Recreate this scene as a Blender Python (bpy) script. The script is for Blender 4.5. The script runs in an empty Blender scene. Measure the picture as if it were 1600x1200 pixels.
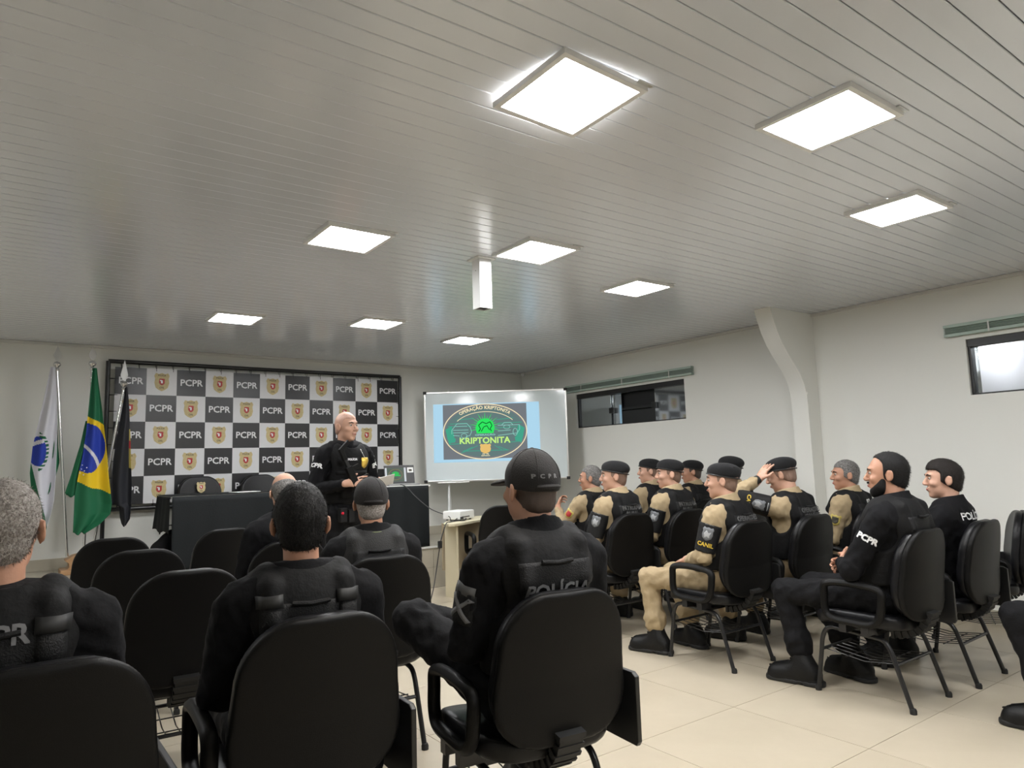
import bpy, bmesh, math, random
import numpy as np
from mathutils import Vector, Matrix
random.seed(7); rng = np.random.default_rng(7)
SC = bpy.context.scene
COL = SC.collection
# ------------------------------------------------------------------ camera
CAMZ = 1.33; HH = 1.35
yaw, pitch, roll = math.radians(36.2554), math.radians(6.5799), math.radians(-1.7018)
fw = Vector((math.sin(yaw)*math.cos(pitch), math.cos(yaw)*math.cos(pitch), math.sin(pitch)))
rt = Vector((math.cos(yaw), -math.sin(yaw), 0)); up = rt.cross(fw)
rt, up = math.cos(roll)*rt + math.sin(roll)*up, -math.sin(roll)*rt + math.cos(roll)*up
cam = bpy.data.cameras.new('camera'); cam.sensor_width = 36; cam.lens = 1094.58*36/1600
cam.clip_start = .05; cam.clip_end = 60
co = bpy.data.objects.new('camera', cam); COL.objects.link(co)
M = Matrix((rt, up, -fw)).transposed().to_4x4(); M.translation = (0, 0, CAMZ); co.matrix_world = M
SC.camera = co
# ------------------------------------------------------------------ world, exposure
w = bpy.data.worlds.new('world'); SC.world = w; w.use_nodes = True
w.node_tree.nodes['Background'].inputs[0].default_value = (.02, .025, .035, 1)
w.node_tree.nodes['Background'].inputs[1].default_value = .3
SC.view_settings.view_transform = 'Standard'; SC.view_settings.look = 'None'
SC.view_settings.gamma = 1; SC.view_settings.use_curve_mapping = False
SC.view_settings.exposure = 0.0
LIGHT_STRENGTH = 66.0
XR, YB, ZC, ZS, YE = 6.266, 8.284, 2.68, .446, 6.99     # right wall, back wall, ceiling, stage height, stage edge
XL, YF = -2.6, -3.2                                      # left wall, rear wall

# ------------------------------------------------------------------ materials
MATS = {}
def mat(name, col, rough=.6, metal=0, bump=None, vary=None, emit=None, coat=0, sheen=0, spec=None, trans=0):
    """bump=(scale,strength[,stretch]); vary=(scale,amount,col2)"""
    if name in MATS: return MATS[name]
    m = bpy.data.materials.new(name); m.use_nodes = True; nt = m.node_tree; b = nt.nodes['Principled BSDF']
    b.inputs['Base Color'].default_value = (*col, 1); b.inputs['Roughness'].default_value = rough
    b.inputs['Metallic'].default_value = metal
    if coat: b.inputs['Coat Weight'].default_value = coat; b.inputs['Coat Roughness'].default_value = .08 if name != 'white_pvc' else .24
    if sheen: b.inputs['Sheen Weight'].default_value = sheen; b.inputs['Sheen Roughness'].default_value = .5
    if spec is not None: b.inputs['Specular IOR Level'].default_value = spec
    if trans: b.inputs['Transmission Weight'].default_value = trans
    if emit: b.inputs['Emission Color'].default_value = (*emit[0], 1); b.inputs['Emission Strength'].default_value = emit[1]
    tc = None
    def coords(stretch=None):
        t = nt.nodes.new('ShaderNodeTexCoord'); o = t.outputs['Object']
        if stretch:
            mp = nt.nodes.new('ShaderNodeMapping'); mp.inputs['Scale'].default_value = stretch
            nt.links.new(o, mp.inputs['Vector']); o = mp.outputs[0]
        return o
    if bump:
        n = nt.nodes.new('ShaderNodeTexNoise'); n.inputs['Scale'].default_value = bump[0]; n.inputs['Detail'].default_value = 4
        nt.links.new(coords(bump[2] if len(bump) > 2 else None), n.inputs['Vector'])
        bp = nt.nodes.new('ShaderNodeBump'); bp.inputs['Strength'].default_value = bump[1]; bp.inputs['Distance'].default_value = .01
        nt.links.new(n.outputs[0], bp.inputs['Height']); nt.links.new(bp.outputs[0], b.inputs['Normal'])
    if vary:
        n = nt.nodes.new('ShaderNodeTexNoise'); n.inputs['Scale'].default_value = vary[0]; n.inputs['Detail'].default_value = 6
        n.inputs['Roughness'].default_value = .65
        nt.links.new(coords(vary[3] if len(vary) > 3 else None), n.inputs['Vector'])
        r = nt.nodes.new('ShaderNodeValToRGB'); r.color_ramp.elements[0].position = .5-vary[1]; r.color_ramp.elements[1].position = .5+vary[1]
        r.color_ramp.elements[0].color = (*col, 1); r.color_ramp.elements[1].color = (*vary[2], 1)
        nt.links.new(n.outputs[0], r.inputs[0]); nt.links.new(r.outputs[0], b.inputs['Base Color'])
    MATS[name] = m
    return m
BLACKFAB = mat('black_cloth', (.0045,.0045,.0055), .85, bump=(26,.5), spec=.2)
BLACKFAB2 = mat('black_ripstop', (.0065,.0065,.0075), .85, bump=(24,.55), spec=.2)
VESTB = mat('black_nylon', (.0055,.0055,.006), .75, bump=(40,.35), spec=.25)
VESTG = mat('dark_grey_nylon', (.016,.016,.0165), .75, bump=(160,.3))
WEB = mat('black_webbing', (.008,.008,.0085), .65, bump=(220,.4), spec=.3)
KHAKI = mat('khaki_cloth', (.35,.265,.15), .85, bump=(22,.6), vary=(9,.25,(.41,.315,.19)))
SKIN = mat('skin', (.46,.245,.165), .5, vary=(14,.35,(.53,.29,.20)), bump=(120,.08))
SKIN2 = mat('tanned_skin', (.42,.215,.135), .5, vary=(14,.35,(.50,.26,.17)), bump=(120,.08))
SKIN3 = mat('fair_skin', (.52,.295,.205), .5, vary=(14,.35,(.58,.34,.245)), bump=(120,.08))
HAIRB = mat('black_hair', (.0045,.004,.004), .55, bump=(300,.5), spec=.3)
HAIRD = mat('dark_brown_hair', (.013,.0095,.008), .55, bump=(300,.5), spec=.3)
HAIRG = mat('grey_hair', (.15,.125,.11), .6, vary=(150,.12,(.42,.39,.36)), bump=(300,.5))
STRG = mat('grey_strands', (.34,.31,.285), .5, vary=(60,.2,(.16,.13,.11)))
HAIRS = mat('salt_pepper_hair', (.07,.065,.06), .6, vary=(120,.12,(.27,.26,.25)), bump=(300,.5))
STUB = mat('cropped_hair', (.20,.125,.095), .6, vary=(160,.2,(.30,.19,.14)))
LEATH = mat('black_boot_leather', (.006,.006,.006), .5, bump=(50,.2), spec=.3)
RUBBER = mat('black_rubber', (.01,.01,.01), .6)
FELT = mat('black_felt', (.006,.006,.0072), .95, bump=(200,.3), sheen=.04)
CAPM = mat('charcoal_cap_cloth', (.012,.0105,.0105), .85, bump=(220,.25), sheen=.03)
PLAST = mat('black_textured_plastic', (.0048,.0046,.0044), .45, bump=(350,.12), spec=.18)
VINYL = mat('black_vinyl_upholstery', (.006,.006,.007), .38, bump=(90,.08), spec=.3)
TUBE = mat('black_painted_steel', (.011,.011,.012), .3)
STICK = mat('silver_sticker', (.45,.44,.42), .4)
GREYTXT = mat('grey_lettering', (.16,.16,.165), .7)
DIMTXT = mat('dim_grey_lettering', (.10,.10,.10), .7)
WHITETXT = mat('white_lettering', (.72,.72,.72), .6)
YELTXT = mat('yellow_lettering', (.65,.46,.05), .6)
WALLM = mat('wall_paint', (.81,.81,.765), .75, bump=(30,.03))
TRIMM = mat('white_trim', (.66,.65,.62), .5)
CEILM = mat('white_pvc', (.69,.725,.785), .2, bump=(3,.02,(.3,4,1)), coat=1.0)
TILEM = mat('beige_porcelain', (.42,.365,.275), .3, vary=(2.2,.3,(.50,.44,.34)), bump=(6,.02))
GROUT = mat('grout', (.24,.21,.16), .8)
STAGEM = mat('grey_porcelain', (.42,.385,.31), .3, vary=(2.5,.3,(.50,.46,.37)))
DARK = mat('dark_void', (.006,.006,.007), .6)
ALU = mat('aluminium', (.72,.72,.70), .28, 1)
STEEL = mat('polished_steel', (.75,.75,.75), .18, 1)
WHITEP = mat('white_plastic', (.78,.79,.78), .35)
BEIGEL = mat('beige_laminate', (.62,.56,.40), .4)
GOLD = mat('gold_print', (.46,.36,.16), .5, vary=(60,.3,(.62,.51,.27)))
GOLDM = mat('gold_metal', (.75,.52,.10), .35, .6)
RED = mat('red_print', (.42,.03,.03), .5)
DKPRINT = mat('dark_print', (.05,.045,.03), .6)
WOOD = mat('light_wood', (.50,.30,.15), .45, vary=(6,.3,(.40,.22,.10),(1,8,8)))

# ------------------------------------------------------------------ object helpers
def link(name, me, parent=None, m=None):
    o = bpy.data.objects.new(name, me); COL.objects.link(o)
    if parent is not None: o.parent = parent
    if m is not None and me is not None and not me.materials: me.materials.append(m)
    return o
def tag(o, label, cat, group=None, kind=None):
    o['label'] = label; o['category'] = cat
    if group: o['group'] = group
    if kind: o['kind'] = kind
    return o
def thing(name, label, cat, loc=(0,0,0), rotz=0, group=None):
    o = bpy.data.objects.new(name, None); COL.objects.link(o); o.empty_display_size = .1
    o.location = loc; o.rotation_euler = (0,0,rotz)
    return tag(o, label, cat, group)
def struct(o): o['kind'] = 'structure'; return o
def pyd(name, v, f, smooth=False, mats=None, fm=None):
    me = bpy.data.meshes.new(name)
    v = np.asarray(v, dtype=np.float32)
    if isinstance(f, np.ndarray) and f.ndim == 2:
        n, k = f.shape
        me.vertices.add(len(v)); me.vertices.foreach_set('co', v.ravel())
        me.loops.add(n*k); me.loops.foreach_set('vertex_index', f.astype(np.int32).ravel())
        me.polygons.add(n); me.polygons.foreach_set('loop_start', np.arange(0, n*k, k, dtype=np.int32))
        me.update(calc_edges=True); me.validate()
    else:
        me.from_pydata([tuple(map(float, p)) for p in v], [], [tuple(int(i) for i in q) for q in f]); me.update()
    if smooth: me.polygons.foreach_set('use_smooth', [True]*len(me.polygons))
    for m in (mats or []): me.materials.append(m)
    if fm is not None: me.polygons.foreach_set('material_index', np.asarray(fm, dtype=np.int32))
    me.update()
    return me
class MB:
    """collects simple solids into one mesh"""
    def __init__(s): s.v = []; s.f = []; s.m = []; s.cur = 0
    def add(s, v, f):
        o = len(s.v); s.v += [tuple(p) for p in v]; s.f += [tuple(i+o for i in q) for q in f]; s.m += [s.cur]*len(f); return s
    def box(s, lo, hi, T=None):
        x0,y0,z0 = lo; x1,y1,z1 = hi
        v = [(x0,y0,z0),(x1,y0,z0),(x1,y1,z0),(x0,y1,z0),(x0,y0,z1),(x1,y0,z1),(x1,y1,z1),(x0,y1,z1)]
        if T is not None: v = [tuple(T @ Vector(p)) for p in v]
        return s.add(v, [(0,3,2,1),(4,5,6,7),(0,1,5,4),(1,2,6,5),(2,3,7,6),(3,0,4,7)])
    def cbox(s, c, h, T=None): return s.box([c[i]-h[i] for i in range(3)], [c[i]+h[i] for i in range(3)], T)
    def tube(s, pts, r, n=10, closed=False, sx=1.0, sidev=None, cap=True):
        """sweep a circle (or ellipse: sx scales along sidev) along pts"""
        P = [Vector(p) for p in pts]; N = len(P); rr = r if isinstance(r, (list, tuple)) else [r]*N
        v = []; prev = None
        for i, p in enumerate(P):
            a = P[(i-1) % N] if (closed or i > 0) else P[i]; b = P[(i+1) % N] if (closed or i < N-1) else P[i]
            t = (b-a).normalized()
            if sidev is not None: sd = Vector(sidev)
            elif prev is None: sd = Vector((1,0,0)) if abs(t.x) < .9 else Vector((0,1,0))
            else: sd = prev
            sd = (sd - t*sd.dot(t)).normalized(); prev = sd; u = t.cross(sd)
            for k in range(n):
                an = 2*math.pi*k/n
                v.append(p + sd*math.cos(an)*rr[i]*sx + u*math.sin(an)*rr[i])
        f = []
        for i in range(N if closed else N-1):
            j = (i+1) % N
            for k in range(n): f.append((i*n+k, i*n+(k+1) % n, j*n+(k+1) % n, j*n+k))
        if not closed and cap:
            f.append(tuple(range(n-1, -1, -1))); f.append(tuple((N-1)*n+k for k in range(n)))
        return s.add(v, f)
    def lathe(s, prof, n=20, c=(0,0,0)):
        v = []; f = []
        for r, z in prof:
            for k in range(n): v.append((c[0]+r*math.cos(2*math.pi*k/n), c[1]+r*math.sin(2*math.pi*k/n), c[2]+z))
        for i in range(len(prof)-1):
            for k in range(n): f.append((i*n+k, i*n+(k+1) % n, (i+1)*n+(k+1) % n, (i+1)*n+k))
        f.append(tuple(range(n-1, -1, -1))); f.append(tuple((len(prof)-1)*n+k for k in range(n)))
        return s.add(v, f)
    def prism(s, outline, y0, y1, axis='y'):
        """outline of (x,z) extruded along y"""
        n = len(outline)
        v = [(x, y0, z) for x, z in outline] + [(x, y1, z) for x, z in outline]
        if axis == 'x': v = [(y, x, z) for x, y, z in v]
        if axis == 'z': v = [(x, z, y) for x, y, z in v]
        f = [tuple(range(n)), tuple(range(2*n-1, n-1, -1))] + [(i+n, (i+1) % n+n, (i+1) % n, i) for i in range(n)]
        return s.add(v, f)
    def sphere(s, c, r, n=10, sc=(1,1,1)):
        v = []; f = []
        for i in range(n+1):
            th = math.pi*i/n
            for k in range(2*n):
                ph = math.pi*k/n
                v.append((c[0]+r*sc[0]*math.sin(th)*math.cos(ph), c[1]+r*sc[1]*math.sin(th)*math.sin(ph), c[2]+r*sc[2]*math.cos(th)))
        for i in range(n):
            for k in range(2*n): f.append((i*2*n+k, (i+1)*2*n+k, (i+1)*2*n+(k+1) % (2*n), i*2*n+(k+1) % (2*n)))
        return s.add(v, f)
    def mesh(s, name, mats, smooth=False, bevel=0):
        me = bpy.data.meshes.new(name); me.from_pydata(s.v, [], s.f)
        for m in (mats if isinstance(mats, (list, tuple)) else [mats]): me.materials.append(m)
        if any(s.m): me.polygons.foreach_set('material_index', s.m)
        bm = bmesh.new(); bm.from_mesh(me)
        bmesh.ops.recalc_face_normals(bm, faces=bm.faces)
        if bevel:
            es = [e for e in bm.edges if len(e.link_faces) == 2 and e.calc_face_angle(0) > .6]
            bmesh.ops.bevel(bm, geom=es, offset=bevel, segments=2, affect='EDGES', profile=.6)
        bm.to_mesh(me); bm.free()
        if smooth:
            me.polygons.foreach_set('use_smooth', [True]*len(me.polygons))
            try: me.set_sharp_from_angle(angle=math.radians(40))
            except Exception: pass
        me.update(); return me
    def build(s, name, mats, parent=None, smooth=False, bevel=0): return link(name, s.mesh(name, mats, smooth, bevel), parent)
def copytree(o, parent=None):
    c = o.copy(); COL.objects.link(c)
    if parent is not None: c.parent = parent
    for ch in list(o.children): copytree(ch, c)
    return c
_T = {}
def text_geo(s, size=1.0, extrude=0.0, bold=.0, align='CENTER'):
    k_ = k = (s, size, extrude, bold, align)
    if k in _T: return _T[k]
    cu = bpy.data.curves.new('t', 'FONT'); cu.body = s; cu.size = size; cu.extrude = extrude
    cu.resolution_u = 2; cu.align_x = align; cu.align_y = 'CENTER'
    o = bpy.data.objects.new('t', cu); COL.objects.link(o)
    dg = bpy.context.evaluated_depsgraph_get(); me = bpy.data.meshes.new_from_object(o.evaluated_get(dg))
    bm = bmesh.new(); bm.from_mesh(me); bmesh.ops.triangulate(bm, faces=bm.faces); bm.verts.ensure_lookup_table()
    v = np.array([vv.co[:] for vv in bm.verts]); f = [tuple(x.index for x in ff.verts) for ff in bm.faces]; bm.free()
    COL.objects.unlink(o); bpy.data.objects.remove(o); bpy.data.curves.remove(cu); bpy.data.meshes.remove(me)
    if bold:                      # heavier strokes: the glyphs laid four times, a hair apart
        n = len(v); V = [v+np.array([dx*bold, dy*bold, 0]) for dx, dy in ((-1,-1),(1,-1),(1,1),(-1,1))]
        f = [tuple(i+n*kk for i in q) for kk in range(4) for q in f]; v = np.vstack(V)
    _T[k] = (v, f); return _T[k]

# ------------------------------------------------------------------ implicit surfaces
def rotm(yaw=0, pitch=0, roll=0):
    return np.array(Matrix.Rotation(yaw, 3, 'Z') @ Matrix.Rotation(pitch, 3, 'X') @ Matrix.Rotation(roll, 3, 'Y'))
def smin(a, b, k):
    if k <= 0: return np.minimum(a, b)
    h = np.clip(.5 + .5*(b-a)/k, 0, 1); return b*(1-h) + a*h - k*h*(1-h)
class F:
    """ordered list of smooth unions / cuts"""
    def __init__(s): s.ops = []; s.post = None
    def _add(s, op, k, fn, c, r): s.ops.append((op, k, fn, np.asarray(c, float), r)); return s
    def rc(s, a, b, ra, rb, k=.02, flat=None, op='u'):
        a = np.asarray(a, float); b = np.asarray(b, float)
        S = np.array([1, 1/flat, 1]) if flat else np.ones(3)
        A = a*S; BA = b*S-A; L = max(float(BA@BA), 1e-12); sc = min(1, flat) if flat else 1
        def fn(p):
            q = p*S-A; t = np.clip(q@BA/L, 0, 1); d = q-t[:, None]*BA
            return (np.sqrt((d*d).sum(1)) - (ra+(rb-ra)*t))*(sc if flat else 1)
        return s._add(op, k, fn, (a+b)/2, np.linalg.norm(b-a)/2+max(ra, rb)*max(1, flat or 1))
    def el(s, c, r, R=None, k=.02, op='u'):
        c = np.asarray(c, float); r = np.asarray(r, float)
        def fn(p):
            q = p-c
            if R is not None: q = q@R
            k0 = np.sqrt(((q/r)**2).sum(1)); k1 = np.sqrt(((q/(r*r))**2).sum(1))+1e-9
            return k0*(k0-1)/k1
        return s._add(op, k, fn, c, r.max())
    def box(s, c, h, R=None, rnd=.005, k=0, op='u'):
        c = np.asarray(c, float); h = np.asarray(h, float)-rnd
        def fn(p):
            q = p-c
            if R is not None: q = q@R
            q = np.abs(q)-h; return np.sqrt((np.maximum(q, 0)**2).sum(1))+np.minimum(q.max(1), 0)-rnd
        return s._add(op, k, fn, c, np.linalg.norm(h)+rnd)
    def plane(s, c, n, k=0):       # keep the side opposite to n
        c = np.asarray(c, float); n = np.asarray(n, float); n = n/np.linalg.norm(n)
        return s._add('i', k, lambda p: (p-c)@n, c, 1e9)
    def cut(s): s.ops[-1] = ('s',)+s.ops[-1][1:]; return s
    def __call__(s, p, mask_c=None, mask_r=0):
        d = np.full(len(p), 1e3)
        for op, k, fn, c, r in s.ops:
            e = fn(p)
            if op == 'u': d = smin(d, e, k)
            elif op == 's': d = -smin(-d, e, k)
            else: d = -smin(-d, -e, k)
        return d if s.post is None else d+s.post(p)
    def blocks(s, C, O, rad):
        """C block centres (n,3), O offsets (m,3) -> (n,m) distances, skipping far primitives"""
        n, m = len(C), len(O); D = np.full((n, m), 1e3)
        for op, k, fn, c, r in s.ops:
            if op == 'i': I = np.arange(n)
            else: I = np.nonzero(((C-c)**2).sum(1) < (r+rad+k+.02)**2)[0]
            if len(I) == 0: continue
            e = fn((C[I][:, None, :]+O[None]).reshape(-1, 3)).reshape(len(I), m)
            if op == 'u': D[I] = smin(D[I], e, k)
            elif op == 's': D[I] = -smin(-D[I], e, k)
            else: D[I] = -smin(-D[I], -e, k)
        if s.post is not None: D += s.post((C[:, None, :]+O[None]).reshape(-1, 3)).reshape(n, m)
        return D
    def bounds(s):
        lo = np.full(3, 1e9); hi = -lo
        for op, k, fn, c, r in s.ops:
            if op == 'u': lo = np.minimum(lo, c-r); hi = np.maximum(hi, c+r)
        return lo-.03, hi+.03
def nets(fn, lo, hi, h, B=6):
    """sparse surface nets -> verts, quads"""
    lo = np.asarray(lo, float); n = np.ceil((np.asarray(hi)-lo)/h/B).astype(int)+1
    bi = np.stack(np.meshgrid(*[np.arange(k) for k in n], indexing='ij'), -1).reshape(-1, 3)
    C = lo+(bi+.5)*B*h-.5*h
    rad = B*h*.5*1.75
    if isinstance(fn, F): dc = fn.blocks(C, np.zeros((1, 3)), 10)[:, 0]
    else: dc = fn(C)
    keep = np.abs(dc) < rad*1.7+.01
    off = np.stack(np.meshgrid(*[np.arange(B)]*3, indexing='ij'), -1).reshape(-1, 3)
    G = np.where(np.repeat(np.repeat(np.repeat((dc < 0).reshape(n), B, 0), B, 1), B, 2), -1., 1.).astype(np.float32)
    Ck = C[keep]; bk = bi[keep]; O = (off-(B-1)/2)*h
    D = fn.blocks(Ck, O, rad) if isinstance(fn, F) else fn((Ck[:, None]+O[None]).reshape(-1, 3)).reshape(len(Ck), -1)
    ii = bk[:, None]*B+off[None]
    G[ii[..., 0], ii[..., 1], ii[..., 2]] = D
    S = G < 0
    c = [S[a:S.shape[0]-1+a, b:S.shape[1]-1+b, d:S.shape[2]-1+d] for a in (0, 1) for b in (0, 1) for d in (0, 1)]
    al = c[0].copy(); an = c[0].copy()
    for q in c[1:]: al &= q; an |= q
    cells = np.argwhere(an & ~al)
    corner = np.array([(a, b, d) for a in (0, 1) for b in (0, 1) for d in (0, 1)])
    vals = np.stack([G[cells[:, 0]+a, cells[:, 1]+b, cells[:, 2]+d] for a, b, d in corner], 1)
    acc = np.zeros((len(cells), 3)); cnt = np.zeros(len(cells))
    for i in range(8):
        for j in range(i+1, 8):
            if np.abs(corner[i]-corner[j]).sum() != 1: continue
            x = (vals[:, i] < 0) != (vals[:, j] < 0)
            t = vals[:, i]/(vals[:, i]-vals[:, j]+1e-12)
            acc[x] += corner[i]+t[x, None]*(corner[j]-corner[i]); cnt[x] += 1
    V = lo+(cells+acc/cnt[:, None])*h
    idx = np.full(np.array(S.shape)-1, -1, np.int32); idx[tuple(cells.T)] = np.arange(len(cells))
    Q = []
    for ax in range(3):
        sl0 = [slice(1, -1)]*3; sl1 = [slice(1, -1)]*3; sl0[ax] = slice(0, -1); sl1[ax] = slice(1, None)
        x = S[tuple(sl0)] != S[tuple(sl1)]
        e = np.argwhere(x); neg = S[tuple(sl0)][x]
        e = e+np.array([0 if a == ax else 1 for a in range(3)])
        u, v = [(1, 2), (2, 0), (0, 1)][ax]
        def g(du, dv):
            q = e.copy(); q[:, u] -= du; q[:, v] -= dv; return idx[q[:, 0], q[:, 1], q[:, 2]]
        quad = np.stack([g(1, 1), g(0, 1), g(0, 0), g(1, 0)], 1)
        quad[~neg] = quad[~neg][:, ::-1]; Q.append(quad)
    Q = np.concatenate(Q); Q = Q[(Q >= 0).all(1)]
    return V, Q
def fmesh(name, fn, h, m, lo=None, hi=None):
    if lo is None: lo, hi = fn.bounds()
    V, Q = nets(fn, lo, hi, h)
    return pyd(name, V, Q, True, [m])
def fobj(name, fn, h, m, parent=None, lo=None, hi=None): return link(name, fmesh(name, fn, h, m, lo, hi), parent)
def trace(fn, P, d, n=40, eps=.0):
    P = np.array(P, float); d = np.asarray(d, float); d = d/np.linalg.norm(d)
    t = np.zeros(len(P))
    for _ in range(n):
        e = fn(P+t[:, None]*d)-eps; t += np.clip(e, -.03, .05)*.8
    return P+t[:, None]*d
def normals(fn, P, e=.004):
    g = np.stack([fn(P+np.eye(3)[i]*e)-fn(P-np.eye(3)[i]*e) for i in range(3)], 1)
    return g/(np.linalg.norm(g, axis=1)[:, None]+1e-9)
def decal_text(fn, s, size, origin, right, upv, d, m, parent, name='lettering', off=.003, bold=.0015):
    """flat lettering laid on an implicit surface"""
    v, f = text_geo(s, size, 0, bold)
    right = np.asarray(right, float); upv = np.asarray(upv, float)
    P = np.asarray(origin)+v[:, :1]*right+v[:, 1:2]*upv
    P = trace(fn, P, d, eps=off)
    me = pyd(name, P, f, False, [m]); return link(name, me, parent)
def decal_slab(fn, origin, right, upv, w, h, d, th, m, parent, name, nu=8, nv=8, outline=None):
    """a thin curved slab hugging an implicit surface (w x h)"""
    right = np.asarray(right, float); upv = np.asarray(upv, float); org = np.asarray(origin, float)
    if outline is None:
        us = np.linspace(-.5, .5, nu+1)*w; vs = np.linspace(-.5, .5, nv+1)*h
        g = [(u, v) for v in vs for u in us]
        f = [(j*(nu+1)+i, j*(nu+1)+i+1, (j+1)*(nu+1)+i+1, (j+1)*(nu+1)+i) for j in range(nv) for i in range(nu)]
        rim = [i for i in range(nu+1)]+[(j)*(nu+1)+nu for j in range(1, nv+1)]+[nv*(nu+1)+i for i in range(nu-1, -1, -1)]+[j*(nu+1) for j in range(nv-1, 0, -1)]
    else:
        # fan of rings towards the centroid
        n = len(outline); ring = [1, .66, .33]; g = [(x*w*s_, z*h*s_) for s_ in ring for x, z in outline]+[(0, 0)]
        f = [(r*n+i, r*n+(i+1) % n, (r+1)*n+(i+1) % n, (r+1)*n+i) for r in range(2) for i in range(n)]+[(2*n+i, 2*n+(i+1) % n, 3*n) for i in range(n)]
        rim = list(range(n))
    g = np.array(g); P0 = trace(fn, org+g[:, :1]*right+g[:, 1:]*upv, d, eps=-.004)
    P1 = P0+normals(fn, P0)*(th+.004)
    n0 = len(P0); V = np.vstack([P0, P1]); Fc = [tuple(i+n0 for i in q) for q in f]
    Fc += [(rim[i], rim[(i+1) % len(rim)], rim[(i+1) % len(rim)]+n0, rim[i]+n0) for i in range(len(rim))]
    return link(name, pyd(name, V, Fc, True, [m]), parent)
SHIELD = [(-.38,.5),(-.2,.44),(0,.5),(.2,.44),(.38,.5),(.48,.34),(.42,.2),(.46,-.05),(.38,-.3),(.2,-.42),(0,-.5),(-.2,-.42),(-.38,-.3),(-.46,-.05),(-.42,.2),(-.48,.34)]
# ================================================================== room shell
XR = 6.25
def boxobj(name, lo, hi, m, parent=None, bevel=0): return MB().box(lo, hi).build(name, m, parent, bevel=bevel)
floor = struct(boxobj('floor', (XL, YF, -.10), (XR, YE, -.012), GROUT))
PT = .73
def tile_field(parent, x0, x1, y0, y1, ox, oy, z0, z1, m, pitch=PT, name='tile'):
    cache = {}; gx = math.floor((x0-ox)/pitch); gy = math.floor((y0-oy)/pitch)
    i = gx
    while ox+i*pitch < x1:
        j = gy
        while oy+j*pitch < y1:
            a0, a1 = max(x0, ox+i*pitch), min(x1, ox+(i+1)*pitch); b0, b1 = max(y0, oy+j*pitch), min(y1, oy+(j+1)*pitch)
            wx, wy = round(a1-a0-.003, 4), round(b1-b0-.003, 4)
            if wx > .02 and wy > .02:
                if (wx, wy) not in cache:
                    cache[(wx, wy)] = MB().box((-wx/2, -wy/2, z0), (wx/2, wy/2, z1)).mesh(name, m, bevel=.0012)
                o = link(name, cache[(wx, wy)], parent); o.location = ((a0+a1)/2, (b0+b1)/2, 0)
            j += 1
        i += 1
tile_field(floor, XL, XR, YF, YE, 2.526, 1.78, -.012, 0, TILEM)
stage = struct(boxobj('stage_platform', (XL, YE+.012, 0), (XR, YB, ZS-.012), GROUT)); stage['label'] = 'low grey tiled stage platform in front of the back wall'
tile_field(stage, XL, XR, YE+.03, YB, 1.2, YE+.03, ZS-.012, ZS, STAGEM)
for r in range(2):
    x = XL
    while x < XR:
        x1 = min(XR, x+.73)
        o = link('tile', MB().box((-(x1-x)/2+.0015, YE, .002+r*.222), ((x1-x)/2-.0015, YE+.012, .222+r*.215)).mesh('tile', STAGEM, bevel=.001), stage); o.location.x = (x+x1)/2
        x = x1
struct(boxobj('trim_1', (XL, YE-.008, ZS-.012), (XR, YE+.03, ZS+.003), TRIMM, bevel=.002))
struct(boxobj('wall_back', (XL, YB, 0), (XR+.15, YB+.12, ZC+.1), WALLM))
struct(boxobj('wall_left', (XL-.12, YF, 0), (XL, YB+.12, ZC+.1), WALLM))
struct(boxobj('wall_rear', (XL-.12, YF-.12, 0), (XR+.15, YF, ZC+.1), WALLM))
W1 = (5.22, 7.08, 1.79, 2.245); W2 = (.55, 2.335, 1.775, 2.225)
wm = MB(); T = .15
for y0, y1, z0, z1 in [(YF, W2[0], 0, ZC+.1), (W2[0], W2[1], 0, W2[2]), (W2[0], W2[1], W2[3], ZC+.1), (W2[1], W1[0], 0, ZC+.1),
                       (W1[0], W1[1], 0, W1[2]), (W1[0], W1[1], W1[3], ZC+.1), (W1[1], YB, 0, ZC+.1)]:
    wm.box((XR, y0, z0), (XR+T, y1, z1))
struct(wm.build('wall_right', WALLM))
# ceiling: backing slab with the single boards below it
ceil = struct(boxobj('ceiling', (XL, YF, ZC+.012), (XR, YB, ZC+.1), DARK))
PP = .09115
pl = MB().prism([(-.0436,.010),(-.0436,.003),(-.0415,0),(.0415,0),(.0436,.003),(.0436,.010)], XL, XR, 'x').mesh('plank', CEILM)
y = 1.7975-PP*55+PP/2
while y < YB-.02:
    if y > YF+.03:
        o = link('plank', pl, ceil); o.location = (0, y, ZC)
    y += PP
for n, (lo, hi) in enumerate([((XL, YB-.03, ZC-.028), (XR, YB, ZC)), ((XR-.03, YF, ZC-.028), (XR, YB-.03, ZC))]):
    struct(boxobj(f'trim_{n+2}', lo, hi, TRIMM, bevel=.006))
struct(boxobj('baseboard_back', (XL, YB-.015, ZS), (XR, YB, ZS+.11), STAGEM, bevel=.003))
struct(boxobj('baseboard_right', (XR-.015, YF, 0), (XR, YE, .11), STAGEM, bevel=.003))
# pillar with the curved bracket head
prof = [(5.563,2.679),(5.60,2.58),(5.65,2.47),(5.72,2.36),(5.81,2.255),(5.90,2.165),(5.975,2.08),(6.025,1.99),(6.052,1.90),(6.06,1.80),(6.064,1.52),(6.08,0),(6.25,0),(6.25,2.679)]
pil = struct(MB().prism(prof, 3.62, 3.785).build('pillar', WALLM, smooth=True)); pil['label'] = 'wall pillar flaring into a curved bracket under the ceiling'
MB().box((6.052,3.612,1.90),(6.085,3.793,1.925)).build('moulding', WALLM, pil, bevel=.004)
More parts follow.
